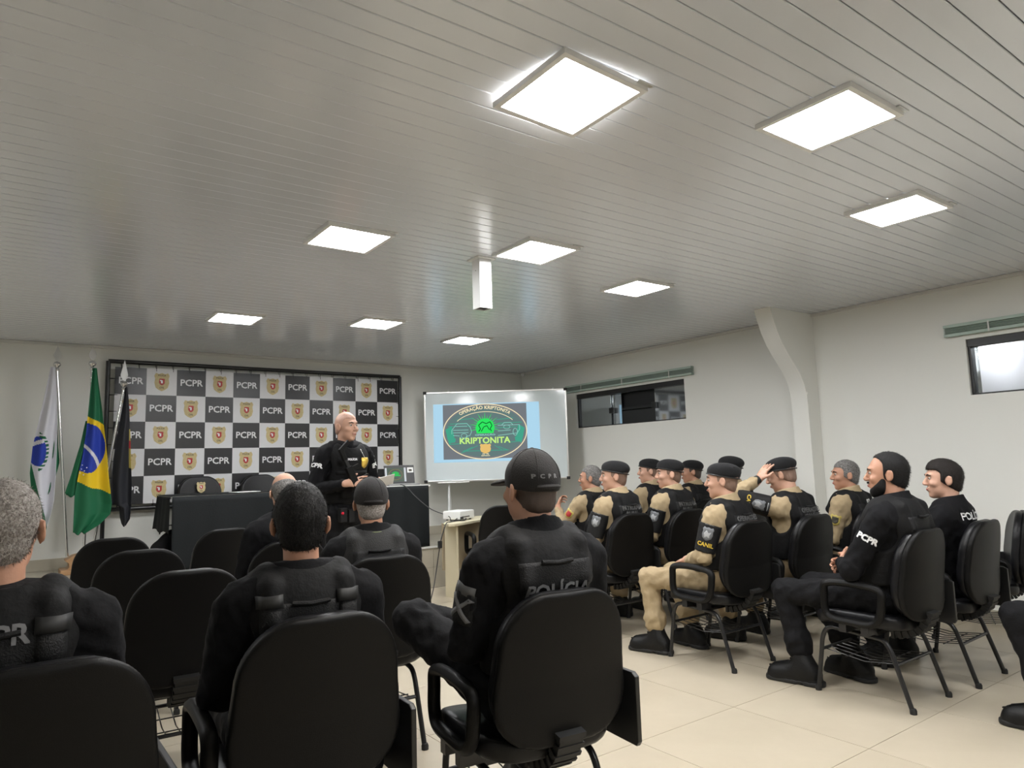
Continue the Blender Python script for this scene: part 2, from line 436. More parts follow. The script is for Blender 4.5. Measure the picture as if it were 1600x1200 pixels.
# ================================================================== windows
GLASS = mat('window_glass', (.25,.28,.30), .03, spec=1.0, coat=1.0)
GLASSM = mat('mirror_film_glass', (.50,.545,.58), .05, .9)
FROST = mat('frosted_film_glass', (.60,.63,.68), .16, .45)
FRAMEB = mat('black_anodised_frame', (.012,.012,.013), .35)
BLINDM = mat('pale_green_slats', (.42,.52,.46), .45)
def window(n, Y0, Y1, Z0, Z1, panes, label):
    wn = struct(thing(f'window_{n}', label, 'window', (XR, (Y0+Y1)/2, Z0))); yc = (Y0+Y1)/2
    MB().box((.125,Y0-yc,0),(.15,Y1-yc,Z1-Z0)).build('night_backing', DARK, wn)
    fr = MB()
    for a, b in [((.03,Y0-yc,0),(.10,Y1-yc,.014)), ((.02,Y0-yc,Z1-Z0-.06),(.10,Y1-yc,Z1-Z0)), ((.03,Y0-yc,0),(.10,Y0-yc+.016,Z1-Z0)), ((.03,Y1-yc-.02,0),(.10,Y1-yc,Z1-Z0))]: fr.box(a, b)
    fr.build('window_frame', FRAMEB, wn)
    for a, b, x, m in panes:
        MB().box((x,a-yc,.014),(x+.008,b-yc,Z1-Z0-.06)).build('pane', m, wn)
    return wn
w1 = window(1, *W1, [(6.47,7.06,.055,GLASSM), (6.30,6.62,.075,GLASSM), (5.235,5.60,.055,GLASSM), (5.56,5.74,.075,GLASSM)], 'strip window with black frame and an open dark middle beside the whiteboard')
for yy, zz in ((.30,.19), (-.42,.20)):
    MB().cbox((.05,yy,zz),(.02,.035,.035)).build('latch', FRAMEB, w1, bevel=.004)
boxobj('blind_bar', (.08,-.42,.185),(.10,.30,.215), FRAMEB, w1)
MB().box((.09,-.40,.02),(.11,.28,.17)).build('shutter', mat('dark_shutter',(.016,.016,.017),.5), w1)
w2 = window(2, *W2, [(W2[0]+.016,2.27,.055,FROST), (2.22,2.318,.07,GLASSM)], 'frosted strip window at the right edge reflecting the ceiling lights')
def blind(Y0, Y1, z, label):
    t = thing('venetian_blind', label, 'blind', (XR, (Y0+Y1)/2, z)); L = (Y1-Y0)/2
    MB().box((-.05,-L,.06),(-.001,L,.085)).build('head_rail', BLINDM, t, bevel=.003)
    for k in range(4): MB().box((-.046,-L,.018+k*.0105),(-.004,L,.0215+k*.0105)).build('slat', BLINDM, t)
    MB().box((-.048,-L,-.012),(-.003,L,.012)).build('bottom_rail', BLINDM, t, bevel=.003)
    for s in (-.7, 0, .7): MB().box((-.0505,s*L-.006,-.012),(-.049,s*L+.006,.07)).build('ladder_cord', TRIMM, t)
    return t
blind(5.07, 7.24, 2.285, 'pale green raised blind above the window beside the whiteboard')
blind(.3, 2.47, 2.27, 'pale green raised blind above the frosted window at the right edge')
# ================================================================== ceiling lights
def emis(name, col, s):
    m = bpy.data.materials.new(name); m.use_nodes = True; nt = m.node_tree; nt.nodes.remove(nt.nodes['Principled BSDF'])
    e = nt.nodes.new('ShaderNodeEmission'); e.inputs[0].default_value = (*col, 1); e.inputs[1].default_value = s
    nt.links.new(e.outputs[0], nt.nodes['Material Output'].inputs[0]); return m
LCOOL = emis('cool_diffuser', (.985,.99,1.0), LIGHT_STRENGTH); LWARM = emis('warm_diffuser', (1.0,.95,.88), LIGHT_STRENGTH*1.15)
LFR = mat('white_lamp_frame', (.75,.75,.74), .4)
lf = MB()
for a, b in [((-.2,-.2),(.2,-.178)), ((-.2,.178),(.2,.2)), ((-.2,-.178),(-.178,.178)), ((.178,-.178),(.2,.178))]: lf.box((*a,-.022), (*b,-.001))
lfm = lf.mesh('frame', LFR); lcl = MB().box((.14,-.215,-.006),(.215,-.2,-.001)).mesh('clip', ALU)
ldm = {}
for k_, m_ in ((0,LCOOL),(1,LWARM)): ldm[k_] = MB().box((-.178,-.178,-.018),(.178,.178,-.010)).mesh('diffuser', m_)
LP = [(1.2038,1.3411),(1.9536,1.0316),(2.9399,1.2939),(1.1808,2.7717),(1.9975,2.5034),(2.9307,2.7529),(1.1918,4.6241),(2.0522,4.3538),(2.9526,4.6224)]
LL = ['warm square ceiling light panel nearest the camera, hanging askew with a gap','large square ceiling light panel at the upper right, right of the warm one','square ceiling light panel furthest right, below the upper right one',
      'square ceiling light panel left of the projector drop','square ceiling light panel just right of the projector drop top','square ceiling light panel between the projector drop and the pillar',
      'small ceiling light panel furthest left, above the banner','small ceiling light panel above the middle of the banner','small ceiling light panel nearest the whiteboard, tinted green beside it']
for i, (a, b) in enumerate(LP):
    t = thing('ceiling_light', LL[i], 'ceiling light', (a*HH, b*HH, ZC), 0, 'square ceiling lights')
    link('frame', lfm, t); link('diffuser', ldm[1 if i == 0 else 0], t); link('clip', lcl, t)
    if i == 0: t.rotation_euler = (math.radians(-2.2), math.radians(1.2), math.radians(1.5)); t.location.z -= .012
for i, (a, b) in enumerate([(1.6,-.45),(2.75,-.8),(3.97,-.45),(-1.2,4.6)]):   # the room behind the camera, plus a panel added to brighten the back wall
    t = thing('ceiling_light', ['left square ceiling light panel of the row behind the camera','middle square ceiling light panel of the row behind the camera','right square ceiling light panel of the row behind the camera','added fill light panel left of the flags, out of view, brightening the back wall'][i], 'ceiling light', (a, b, ZC), 0, 'rear ceiling lights')
    link('frame', lfm, t); link('diffuser', ldm[0], t)
# white projector drop
t = thing('projector_drop_box', 'white square post hanging from the ceiling with an open dark end', 'ceiling mount', (2.51, 3.722, ZC-.335))
b = MB()
for lo, hi in [((-.045,-.045,0),(-.041,.045,.334)), ((.041,-.045,0),(.045,.045,.334)), ((-.041,-.045,0),(.041,-.041,.334)), ((-.041,.041,0),(.041,.045,.334))]: b.box(lo, hi)
b.build('casing', WHITEP, t); boxobj('dark_end', (-.041,-.041,.008), (.041,.041,.02), DARK, t)
boxobj('flange', (-.07,-.07,.326), (.07,.07,.335), WHITEP, t, .002)
MB().tube([(-.046,0,.25),(-.052,0,.25)], .004).build('screw', ALU, t)
# ================================================================== banner
FAB = mat('matte_white_vinyl', (.66,.66,.67), .42); BLK = mat('black_vinyl_print', (.016,.016,.018), .33)
BX0, BX1, BZ0, BZ1, BY = .93, 4.15, 1.045, 2.455, 8.17
ban = thing('backdrop_banner', 'black and white chequered backdrop banner laced to a black pipe frame', 'banner', ((BX0+BX1)/2, BY, BZ0)); cx = (BX0+BX1)/2
boxobj('fabric', (BX0-cx, 0, 0), (BX1-cx, .004, BZ1-BZ0), FAB, ban)
fr = [((BX0-.06,BZ0-.045),(BX1+.045,BZ0-.045)), ((BX1+.045,BZ0-.045),(BX1+.045,BZ1+.06)), ((BX1+.045,BZ1+.06),(BX0-.06,BZ1+.06)), ((BX0-.06,BZ1+.06),(BX0-.06,BZ0-.045))]
for a, b in fr: MB().tube([(a[0]-cx,.03,a[1]-BZ0),(b[0]-cx,.03,b[1]-BZ0)], .022, 12).build('frame_pipe', TUBE, ban, True)
for x in (BX0-.06, BX1+.045): MB().tube([(x-cx,.03,BZ0-.045-BZ0),(x-cx,.03,ZS-BZ0)], .02, 10).build('frame_leg', TUBE, ban, True)
cw, ch = (BX1-BX0)/11, (BZ1-BZ0)/5
sq = MB().box((-cw/2,-.0015,-ch/2),(cw/2,0,ch/2)).mesh('print_square', BLK)
tv, tf = text_geo('PCPR', .098, 0, .0018)
tm = pyd('lettering', np.stack([tv[:,0]*1.0, np.full(len(tv),-.003), tv[:,1]], 1), tf, False, [mat('white_print',(.70,.70,.71),.4)])
def emblem_mesh(w, h, name='emblem'):
    b = MB(); n = len(SHIELD)
    b.prism([(x*w, z*h) for x, z in SHIELD], -.003, -.0005)
    b.cur = 1; b.prism([(x*w*.40, z*h*.36+.01*h) for x, z in SHIELD[4:12]+[(-.3,-.34),(-.46,-.05),(-.38,.5)]], -.0045, -.003)
    b.cur = 2; b.box((-.05*w,-.0055,-.06*h),(.05*w,-.0045,.10*h)); b.box((-.12*w,-.0055,.06*h),(-.02*w,-.0045,.12*h))
    b.cur = 3
    for s, zz, sz in (('POLÍCIA',.36,.14), ('CIVIL',-.31,.14)):
        v, f = text_geo(s, h*sz, 0, .0005); b.add([(p[0]*.95*w/h, -.005, p[1]+zz*h) for p in v], f)
    return b.mesh(name, [GOLD, RED, WHITEP, DKPRINT])
em = emblem_mesh(.155, .195)
for r in range(5):
    for c in range(11):
        x, z = BX0+cw*(c+.5)-cx, BZ1-BZ0-ch*(r+.5)
        if (r+c) % 2 == 0:
            o = link('print_square', sq, ban); o.location = (x, 0, z); o = link('lettering', tm, ban); o.location = (x, 0, z)
        else:
            o = link('emblem', em, ban); o.location = (x, 0, z)
tie = MB().tube([(0,-.004,-.028),(0,.004,.04),(0,.06,.06),(0,.056,.03),(0,.002,-.02)], .0028, 6).mesh('tie', RUBBER)
for k in range(20):
    o = link('tie', tie, ban); o.location = (BX0+.06+k*(BX1-BX0-.12)/19-cx, 0, BZ1-BZ0)
    if k % 2 == 0:
        o = link('tie', tie, ban); o.location = (BX0+.06+k*(BX1-BX0-.12)/19-cx, 0, .01); o.rotation_euler = (0, math.pi, 0)
for k in range(8):
    for s in (0, 1):
        o = link('tie', tie, ban); o.location = ((BX0 if s == 0 else BX1)-cx, 0, .1+k*.17); o.rotation_euler = (0, -math.pi/2 if s == 0 else math.pi/2, 0)
# ================================================================== flags in their wooden base
t = thing('flag_base', 'stepped wooden base block holding the flag poles', 'flag stand', (.70, 7.86, ZS), 0)
MB().box((-.2,-.14,0),(.2,.14,.045)).build('plinth', WOOD, t, bevel=.006)
MB().prism([(-.15,.045),(-.13,.065),(-.135,.10),(-.165,.125),(-.10,.165),(0,.185),(.10,.165),(.165,.125),(.135,.10),(.13,.065),(.15,.045)], -.09, .09).build('carved_block', WOOD, t, bevel=.003)
def flagpole(name, label, xb, zb, xt, zt, zf, y, flagfn):
    t = thing(name, label, 'flag', (xb, y, zb)); dx, dz = xt-xb, zt-zb
    MB().tube([(0,0,0),(dx*.5,0,dz*.5),(dx,0,dz)], .0125, 12).build('pole', STEEL, t, True)
    MB().lathe([(.013,-.03),(.02,-.02),(.02,-.01),(.014,0),(.03,.02),(.034,.035),(.024,.055),(.012,.06)], 16, (dx,0,dz)).build('finial_base', STEEL, t, True)
    fin = [(-.003,.06),(-.03,.10),(-.034,.125),(0,zf-zt),(.034,.125),(.03,.10),(.003,.06)]
    MB().prism([(dx+a, dz+b) for a, b in fin], -.004, .004).build('spearhead', mat('frosted_acrylic',(.5,.5,.49),.3,.3), t, bevel=.0015)
    flagfn(t, xb, zb); return t
def cloth(t, xb, zb, rows, folds, amp, mats, pick, name='cloth', y0=-.03, nu=80, nv=190, parent=None):
    """rows: (z, x_left, x_right) outline from the top down; hanging folds give it depth"""
    zs = np.array([r[0] for r in rows]); L = np.array([r[1] for r in rows]); Rr = np.array([r[2] for r in rows])
    v = []; fm = []; f = []
    for j in range(nv+1):
        s = j/nv; z = zs[0]+(zs[-1]-zs[0])*s
        l = np.interp(-z, -zs, L); r = np.interp(-z, -zs, Rr)
        for i in range(nu+1):
            u = i/nu; A = amp*(.25+.75*min(1, s*1.6))
            v.append((l+(r-l)*u-xb, y0+A*math.sin(folds*2*math.pi*u+1.3*s+.8*math.sin(3*s))+.4*A*math.sin(5*u+7*s), z-zb+.012*math.sin(9*u+1)*s))
    for j in range(nv):
        for i in range(nu):
            f.append((j*(nu+1)+i, j*(nu+1)+i+1, (j+1)*(nu+1)+i+1, (j+1)*(nu+1)+i))
            z = zs[0]+(zs[-1]-zs[0])*(j+.5)/nv; l = np.interp(-z, -zs, L); r = np.interp(-z, -zs, Rr)
            fm.append(pick(l+(r-l)*(i+.5)/nu, z))
    o = link(name, pyd(name, v, f, True, mats, fm), parent or t)
    sm = o.modifiers.new('thick', 'SOLIDIFY'); sm.thickness = .003; return o
FG = mat('green_flag_cloth', (.005,.125,.05), .7, bump=(200,.1)); FY = mat('yellow_flag_cloth', (.80,.55,.01), .7, bump=(200,.1)); FB = mat('blue_flag_cloth', (.012,.04,.36), .7, bump=(200,.1))
FW = mat('white_flag_cloth', (.66,.66,.72), .75, bump=(200,.1)); FK = mat('black_flag_cloth', (.013,.014,.019), .75, bump=(200,.1)); FGO = mat('gold_embroidery', (.5,.4,.1), .6)
def zpx(y): return 2.393-(y-575)*(2.393-.655)/(858-575)      # heights read off the middle pole
def xpx(x): return .696+(x-143)*.0061
def brazil(t, xb, zb):
    rows = [(zpx(y), xpx(a), xpx(b)) for y, a, b in [(577,143,149),(600,142,152),(640,140,158),(680,138,163),(720,134,168),(745,130,170),(775,126,174),(790,126,176),(805,126,174),(820,126,160),(833,126,140)]]
    cyz, cxx = zpx(700), xpx(140)
    def pick(x, z):
        py = 575+(2.393-z)*(858-575)/(2.393-.655); px = 143+(x-.696)/.0061
        d = math.hypot((px-140)/25, (py-703)/38)
        if d < 1:
            arc = abs(math.hypot((px-100)/1.0, (py-745)/1.0)-58)
            if arc < 2.2: return 3
            return 2
        up_ = 653+(px-138)*.55; lo = 755+(px-128)*.42
        return 1 if up_ < py < lo and px > 128 else 0
    cloth(t, xb, zb, rows, 1.4, .03, [FG,FY,FB,FW], pick)
    cloth(t, xb, zb, [(zpx(y), xpx(a), xpx(b)) for y, a, b in [(660,137,142),(700,131,140),(740,122,134),(772,114,132),(776,116,130)]], 1, .02, [FG], lambda x, z: 0, 'rear_fold', .02, 12, 30)
    for px, py in [(133,735),(137,738),(131,741),(136,744),(140,733),(134,729)]: MB().sphere((xpx(px)-xb, -.062, zpx(py)-zb), .005, 5, (1,.3,1)).build('star', FW, t)
def parana(t, xb, zb):
    rows = [(zpx(y), xpx(a), xpx(b)) for y, a, b in [(577,88,94),(620,82,98),(660,76,100),(700,70,101),(740,68,101),(780,72,100),(800,74,97),(830,77,90)]]
    def pick(x, z):
        py = 575+(2.393-z)*(858-575)/(2.393-.655); px = 143+(x-.696)/.0061
        if math.hypot((px-76)/11, (py-707)/22) < 1:
            return 2 if abs((py-694)-(px-76)*-.5) > 3 else 1
        if px < 69+max(0, (py-725)*.25) and py > 700: return 0
        if 11 < math.hypot((px-76)/1, (py-707)/2.0) < 14.5 and px > 78 and int(py/3) % 2 == 0: return 3
        return 1
    cloth(t, xb, zb, rows, 1.3, .035, [FG,FW,FB,FG], pick)
    cloth(t, xb, zb, [(zpx(y), xpx(a), xpx(b)) for y, a, b in [(632,95,97),(660,95,100),(700,94,103),(722,93,106),(760,92,98),(770,91,95)]], 1, .015, [FG], lambda x, z: 0, 'rear_fold', .012, 12, 30)
def police(t, xb, zb):
    rows = [(zpx(y), xpx(a), xpx(b)) for y, a, b in [(604,192,195),(640,188,199),(680,183,202),(720,179,204),(760,176,206),(792,178,206),(797,189,206),(815,191,205),(826,194,199)]]
    def pick(x, z):
        py = 575+(2.393-z)*(858-575)/(2.393-.655); px = 143+(x-.696)/.0061
        if 672 < py < 735 and px > 199.8+(py-672)*.035: return 2 if 690 < py < 703 else 1
        return 0
    cloth(t, xb, zb, rows, 1.2, .035, [FK,FGO,RED], pick)
flagpole('state_flag', 'white and green flag with a blue starry disc on the leftmost steel pole', .56, .60, .412, 2.377, 2.592, 7.90, parana)
flagpole('national_flag', 'green flag with yellow diamond and blue disc on the middle steel pole', .687, .60, .696, 2.393, 2.602, 7.83, brazil)
t3 = flagpole('black_flag', 'black flag with a gold edge badge on the leaning right steel pole', .765, .62, .985, 2.22, 2.50, 7.93, police)
boxobj('pole_tag', (.06,-.03,.78-.62+.30), (.085,-.022,.78-.62+.43), WHITEP, t3)
# ================================================================== draped stage table
tb = thing('stage_table', 'long white-topped table on the stage under the black cloth', 'table', (2.62, 7.32, ZS))
boxobj('tabletop', (-1.34,-.30,.665), (1.34,.30,.69), mat('white_laminate',(.70,.69,.66),.35), tb, .004)
for sx in (-1.2, 1.2):
    for sy in (-.24, .24): MB().tube([(sx,sy,0),(sx,sy,.665)], .02, 8).build('leg', TUBE, tb)
CLOTH = mat('black_table_cloth', (.006,.008,.009), .75, bump=(120,.2), spec=.3)
def drape(name, path, z0, z1, nfold, amp, wave_bottom=0, seed=0):
    r = random.Random(seed); P = [Vector(p) for p in path]; seg = []; tot = 0
    for a, b in zip(P, P[1:]): seg.append((tot, (b-a).length, a, b)); tot += (b-a).length
    nu = int(tot/.02); v = []; nv = 14; ph = [r.uniform(0, 6) for _ in range(4)]
    for j in range(nv+1):
        s = j/nv
        for i in range(nu+1):
            d = tot*i/nu
            for (s0, L, a, b) in seg:
                if d <= s0+L+1e-6: break
            p = a+(b-a)*((d-s0)/L); n = Vector(((b-a).y, -(b-a).x)).normalized()
            A = amp*(.15+.85*s)*(math.sin(nfold*d+ph[0]+.6*math.sin(2.1*d+ph[1]))+.5*math.sin(2.3*nfold*d+ph[2]))
            zz = z0+(z1-z0)*s+(wave_bottom*s*math.sin(14*d+ph[3]) if wave_bottom else 0)
            v.append((p.x+n.x*(A+.006+.02*s), p.y+n.y*(A+.006+.02*s), zz))
    f = [(j*(nu+1)+i, j*(nu+1)+i+1, (j+1)*(nu+1)+i+1, (j+1)*(nu+1)+i) for j in range(nv) for i in range(nu)]
    return pyd(name, v, f, True, [CLOTH])
tc = thing('tablecloth', 'black pleated cloth hanging over the front of the stage table', 'tablecloth', (0, 0, 0))
o = link('front_drop', drape('front_drop', [(1.285,7.014),(3.93,7.014)], 1.13, ZS+.012, 13, .011, 0, 3), tc); o.modifiers.new('t', 'SOLIDIFY').thickness = .003
o = link('side_drop', drape('side_drop', [(1.275,7.63),(1.275,7.02)], 1.13, .80, 15, .012, .02, 4), tc); o.modifiers.new('t', 'SOLIDIFY').thickness = .003
boxobj('top_sheet', (1.27,7.01,1.1365), (3.30,7.625,1.140), CLOTH, tc)
# laptop
lp = thing('laptop', 'open dark laptop showing the green emblem slide on the table end', 'laptop', (3.71, 7.22, 1.138), math.radians(-14))
LAPM = mat('dark_laptop_plastic', (.03,.03,.032), .4)
boxobj('base', (-.175,-.12,0), (.175,.12,.018), mat('silver_laptop_body',(.30,.30,.30),.35,.5), lp, .004)
scr = MB().box((-.175,-.006,0),(.175,.004,.215)).build('screen_lid', LAPM, lp, bevel=.003); scr.location = (0,.115,.016); scr.rotation_euler.x = math.radians(-14)
boxobj('display', (-.155,-.0085,.022), (.02+.045,-.0062,.185), mat('display_dark',(.01,.012,.01),.3,emit=((.02,.05,.03),1)), scr)
boxobj('display_margin', (-.165,-.0088,.022), (-.145,-.0063,.185), emis('display_white',(.85,.9,.95),.75), scr)
boxobj('display_margin', (.055,-.0088,.022), (.078,-.0063,.185), MATS.get('dw') or bpy.data.materials['display_white'], scr)
def ring(b, cx, cz, rx, rz, w, y0, y1, n=40, a0=0, a1=2*math.pi, closed=True):
    m = n if closed else n+1; v = []
    for k in range(m):
        a = a0+(a1-a0)*k/n; c, s = math.cos(a), math.sin(a)
        for rr, yy in ((w/2,y0),(w/2,y1),(-w/2,y1),(-w/2,y0)): v.append((cx+(rx+rr)*c, yy, cz+(rz+rr)*s))
    f = []
    for k in range(n):
        j = (k+1) % m
        for q in range(4): f.append((k*4+q, j*4+q, j*4+(q+1) % 4, k*4+(q+1) % 4))
    return b.add(v, f)
b = MB(); ring(b, -.045, .105, .078, .062, .006, -.0095, -.0085); b.build('emblem_ring', emis('display_gold',(.5,.4,.2),.5), scr)
b = MB(); b.sphere((-.045,-.009,.115), .026, 8, (1.6,.05,1)); b.box((-.10,-.0098,.085),(.01,-.0088,.100)); b.build('emblem_glow', emis('display_green',(.05,.55,.12),.9), scr)
boxobj('sticker', (.095,-.0075,.125), (.165,-.0062,.185), WHITEP, scr); boxobj('sticker_print', (.112,-.0085,.140), (.148,-.0076,.165), DKPRINT, scr)
# papers on the table
pp = MB().box((-.12,-.09,0),(.12,.09,.006)).build('paper_stack', mat('white_paper',(.78,.78,.77),.6), bevel=.001); pp.location = (1.98,7.22,1.1405); pp.rotation_euler.z = .2
tag(pp, 'small stack of white papers on the draped stage table', 'paper')
# backpack under the table end
bk = thing('backpack', 'black backpack slumped on the stage by the left end of the table', 'bag', (1.30, 7.25, ZS), .3)
g = F().el((0,0,.14),(.16,.11,.15)).rc((-.05,-.02,.2),(.03,0,.33),.10,.05,.05).el((0,-.09,.10),(.11,.05,.09),k=.02)
g.post = lambda p: .006*np.sin(40*p[:,0]+10*p[:,2])*np.sin(33*p[:,2]+5*p[:,1]); g.plane((0,0,.004),(0,0,-1))
fobj('bag_body', g, .012, BLACKFAB2, bk); MB().tube([(-.03,-.03,.36),(-.02,-.03,.42),(.03,-.02,.42),(.04,-.02,.36)], .008, 8).build('carry_loop', WEB, bk, True)
MB().tube([(-.09,-.13,.17),(0,-.15,.19),(.09,-.13,.17)], .004, 6).build('zip', WEB, bk)
bt = MB().lathe([(.028,0),(.03,.01),(.03,.12),(.012,.16),(.012,.18)], 14).build('water_bottle', mat('blue_plastic',(.05,.25,.6),.3), smooth=True); bt.location = (1.46,7.13,ZS)
tag(bt, 'small blue bottle beside the backpack at the table foot', 'bottle')
# ================================================================== whiteboard
WBW, WBH = 1.817, 1.128
wb = thing('whiteboard', 'large white board on a wheeled stand carrying the projected slide', 'whiteboard', (5.152, 7.403, ZS), math.atan2(6.866-7.94, 5.885-4.42))
zb = 1.15-ZS
WBM = mat('glossy_whiteboard', (.74,.82,.84), .10, coat=.6)
boxobj('panel', (-WBW/2,-.008,zb), (WBW/2,.012,zb+WBH), WBM, wb)
for lo, hi in [((-WBW/2-.012,-.014,zb-.014),(WBW/2+.012,.016,zb+.006)), ((-WBW/2-.012,-.014,zb+WBH-.006),(WBW/2+.012,.016,zb+WBH+.014)), ((-WBW/2-.012,-.014,zb),(-WBW/2+.008,.016,zb+WBH)), ((WBW/2-.008,-.014,zb),(WBW/2+.012,.016,zb+WBH))]:
    boxobj('frame_rail', lo, hi, ALU, wb, .003)
for sx in (-1, 1):
    for zz in (zb-.004, zb+WBH+.004): MB().cbox((sx*(WBW/2),-.002,zz),(.022,.02,.018)).build('corner_cap', RUBBER, wb, bevel=.004)
for sx in (-.6, .75): MB().lathe([(.012,0),(.014,.012),(.004,.022)], 10, (sx,0,zb+WBH+.012)).build('top_knob', WHITEP, wb, True)
boxobj('pen_tray', (-.75,-.075,zb-.03), (-.35,-.01,zb-.016), ALU, wb, .003)
for sx in (-.62, .62):
    for q in (-1, 1):
        MB().tube([(sx,.02,zb-.02),(sx+.01,q*.20,.09)], .014, 8).build('stand_leg', WHITEP, wb)
        MB().lathe([(.01,0),(.03,.01),(.03,.045),(.01,.06)], 12, (sx+.01,q*.20,0)).build('caster', RUBBER, wb, True)
    MB().tube([(sx+.01,-.20,.10),(sx+.01,.20,.10)], .012, 8).build('stand_foot', WHITEP, wb)
sl = boxobj('projected_slide', (-.5,-.0095,-.5), (-.4999,-.009,-.4999), WBM, wb)   # replaced below by the lit picture area
bpy.data.objects.remove(sl)
def su(px): return (px-664)/221*WBW-WBW/2
def sv(py): return zb+WBH-(py-613)/138*WBH
PBL = emis('projected_pale_blue', (.50,.80,1.0), .85); PGREY = emis('projected_dark_grey', (.24,.26,.285), .75)
PGO = emis('projected_cream', (1.0,.86,.55), .9); PGR = emis('projected_green', (.03,.80,.12), 1.0); PTE = emis('projected_teal', (.08,.50,.34), .75)
PLC = emis('projected_light_cyan', (.35,.80,.70), .75); PYG = emis('projected_yellow_green', (.60,.95,.25), .95); PDK = emis('projected_dark_green', (.01,.16,.04), .6)
POR = emis('projected_orange', (.95,.62,.20), .85)
sl = boxobj('projected_slide', (su(677),-.0095,sv(722.5)), (su(843),-.0085,sv(631)), PBL, wb)
boxobj('picture_ground', (su(692),-.0105,sv(718)), (su(823),-.0095,sv(632.5)), PGREY, sl)
EX, EZ = su(757.5), sv(675.5); kx, kz = WBW/221, WBH/138
def quad(b, pts, y0, y1): b.prism([(EX+x*kx, EZ-z*kz) for x, z in pts], y0, y1)
b = MB(); b.sphere((EX,-.0105,EZ), 1, 20, (62*kx,.0008,40*kz)); b.build('oval_ground', emis('projected_grey_teal',(.17,.27,.265),.75), sl)
b = MB(); ring(b, EX, EZ, 65*kx, 43*kz, .012, -.0125, -.0105, 64); b.build('oval_ring', PGO, sl)
b = MB(); ring(b, EX, EZ-2*kz, 53*kx, 33*kz, .008, -.0125, -.0112, 40, math.radians(35), math.radians(145), False); b.build('inner_arc', PGO, sl)
# green side glow wedges, speed lines
b = MB()
for sx in (-1, 1):
    quad(b, [(sx*62,-4),(sx*52,-10),(sx*48,8),(sx*56,20)], -.0122, -.0113)
    quad(b, [(sx*60,6),(sx*46,10),(sx*47,16),(sx*57,17)], -.0122, -.0113)
b.build('side_glow', PTE, sl)['kind'] = 'stuff'
b = MB()
for (x0, z0, x1, z1) in [(-58,-9,-20,-9),(-55,-13,-28,-13.5),(20,-12,58,-13),(18,-18,44,-20),(-44,-19,-18,-21),(16,-5,50,-6),(-56,19,-36,18),(36,18,55,17),(-36,30,36,30),(-20,24,-34,30),(20,24,34,30),(-12,22,-40,34),(14,22,26,30)]:
    quad(b, [(x0,z0-.5),(x1,z1-.5),(x1,z1+.5),(x0,z0+.5)], -.0124, -.0114)
b.build('speed_lines', PTE, sl)['kind'] = 'stuff'
# two outlined vehicles
b = MB()
def poly(b, pts, w=.9):
    for p, q in zip(pts, pts[1:]):
        d = Vector((q[0]-p[0], q[1]-p[1])); n = Vector((-d.y, d.x)).normalized()*w/2
        quad(b, [(p[0]+n.x,p[1]+n.y),(q[0]+n.x,q[1]+n.y),(q[0]-n.x,q[1]-n.y),(p[0]-n.x,p[1]-n.y)], -.0128, -.0116)
poly(b, [(-52,3),(-52,-3),(-48,-8),(-44,-13),(-28,-13),(-23,-7),(-21,0),(-24,6),(-30,7)]); poly(b, [(-50,-3),(-26,-3)]); poly(b, [(-50,1),(-26,1)]); poly(b, [(-46,-9),(-28,-9)])
poly(b, [(-40,8),(-37,11),(-31,11),(-28,7)]); poly(b, [(-50,5),(-40,6)])
poly(b, [(20,-9),(54,-9),(54,-2),(50,4),(20,7)]); poly(b, [(26,-9),(30,-13),(40,-13),(44,-9)]); poly(b, [(20,0),(40,-1)])
ring(b, EX+34*kx, EZ+6*kz, 5*kx, 3*kz, .006, -.0128, -.0116, 20); ring(b, EX+47*kx, EZ-2*kz, 3.4*kx, 5.5*kz, .007, -.0128, -.0116, 20); ring(b, EX-33*kx, EZ-6*kz, 4.5*kx, 3.5*kz, .006, -.0128, -.0116, 20)
b.build('vehicle_outlines', PLC, sl)['kind'] = 'stuff'
# green crystal with rays
b = MB()
for k in range(17):
    a = math.pi*(-.08+1.16*k/16); L = 27 if k % 2 == 0 else 21
    c, s = math.cos(a), math.sin(a); n = (-s*.8, c*.8)
    quad(b, [(c*10+n[0],-11+(-s*10)-n[1]+4),(c*L*.95,-7-s*L*.9),(c*10-n[0],-11-s*10+n[1]+4)], -.0130, -.0118)
quad(b, [(-13,3),(-15,-6),(-11,-16),(-3,-20),(5,-20),(12,-15),(15,-6),(13,3)], -.0132, -.0118)
b.build('green_crystal', PGR, sl)
b = MB(); poly(b, [(-10,0),(-7,-4),(-10,-10),(-4,-15),(2,-12),(8,-15),(11,-9),(8,-4),(10,0)], 1.3); poly(b, [(-6,0),(-2,-7),(3,-9),(7,-2)], 1.2)
b.v = [(p[0], p[1]-.0016, p[2]) for p in b.v]; b.build('crystal_lines', PDK, sl)['kind'] = 'stuff'
def slide_text(s, size, m, x, z, arc=None, sx=1, bold=.0008, y=-.0135, name='lettering'):
    v, f = text_geo(s, size, 0, bold); out = []
    for p in v:
        px = p[0]*sx
        if arc:
            a = px/arc[2]; R1, R2 = arc[0]+p[1], arc[1]+p[1]
            out.append((EX+R1*math.sin(a), y, EZ+R2*math.cos(a)))
        else: out.append((EX+x*kx+px, y, EZ-z*kz+p[1]))
    return link(name, pyd(name, out, f, False, [m]), sl)
slide_text('OPERAÇÃO KRIPTONITA', .062, PGO, 0, 0, (59*kx, 37.5*kz, .44), .92, .0014)
slide_text('OPERAÇÃO', .026, PLC, 0, 5.5, None, 1.9, .001)
slide_text('KRIPTONITA', .108, PYG, -1, 14.5, None, 1.05, .0026)
slide_text('PC  PR', .022, PGO, 0, 35.5, None, 1.3); slide_text('KRIPTONITA', .016, PGO, 0, 38, None, 1.2)
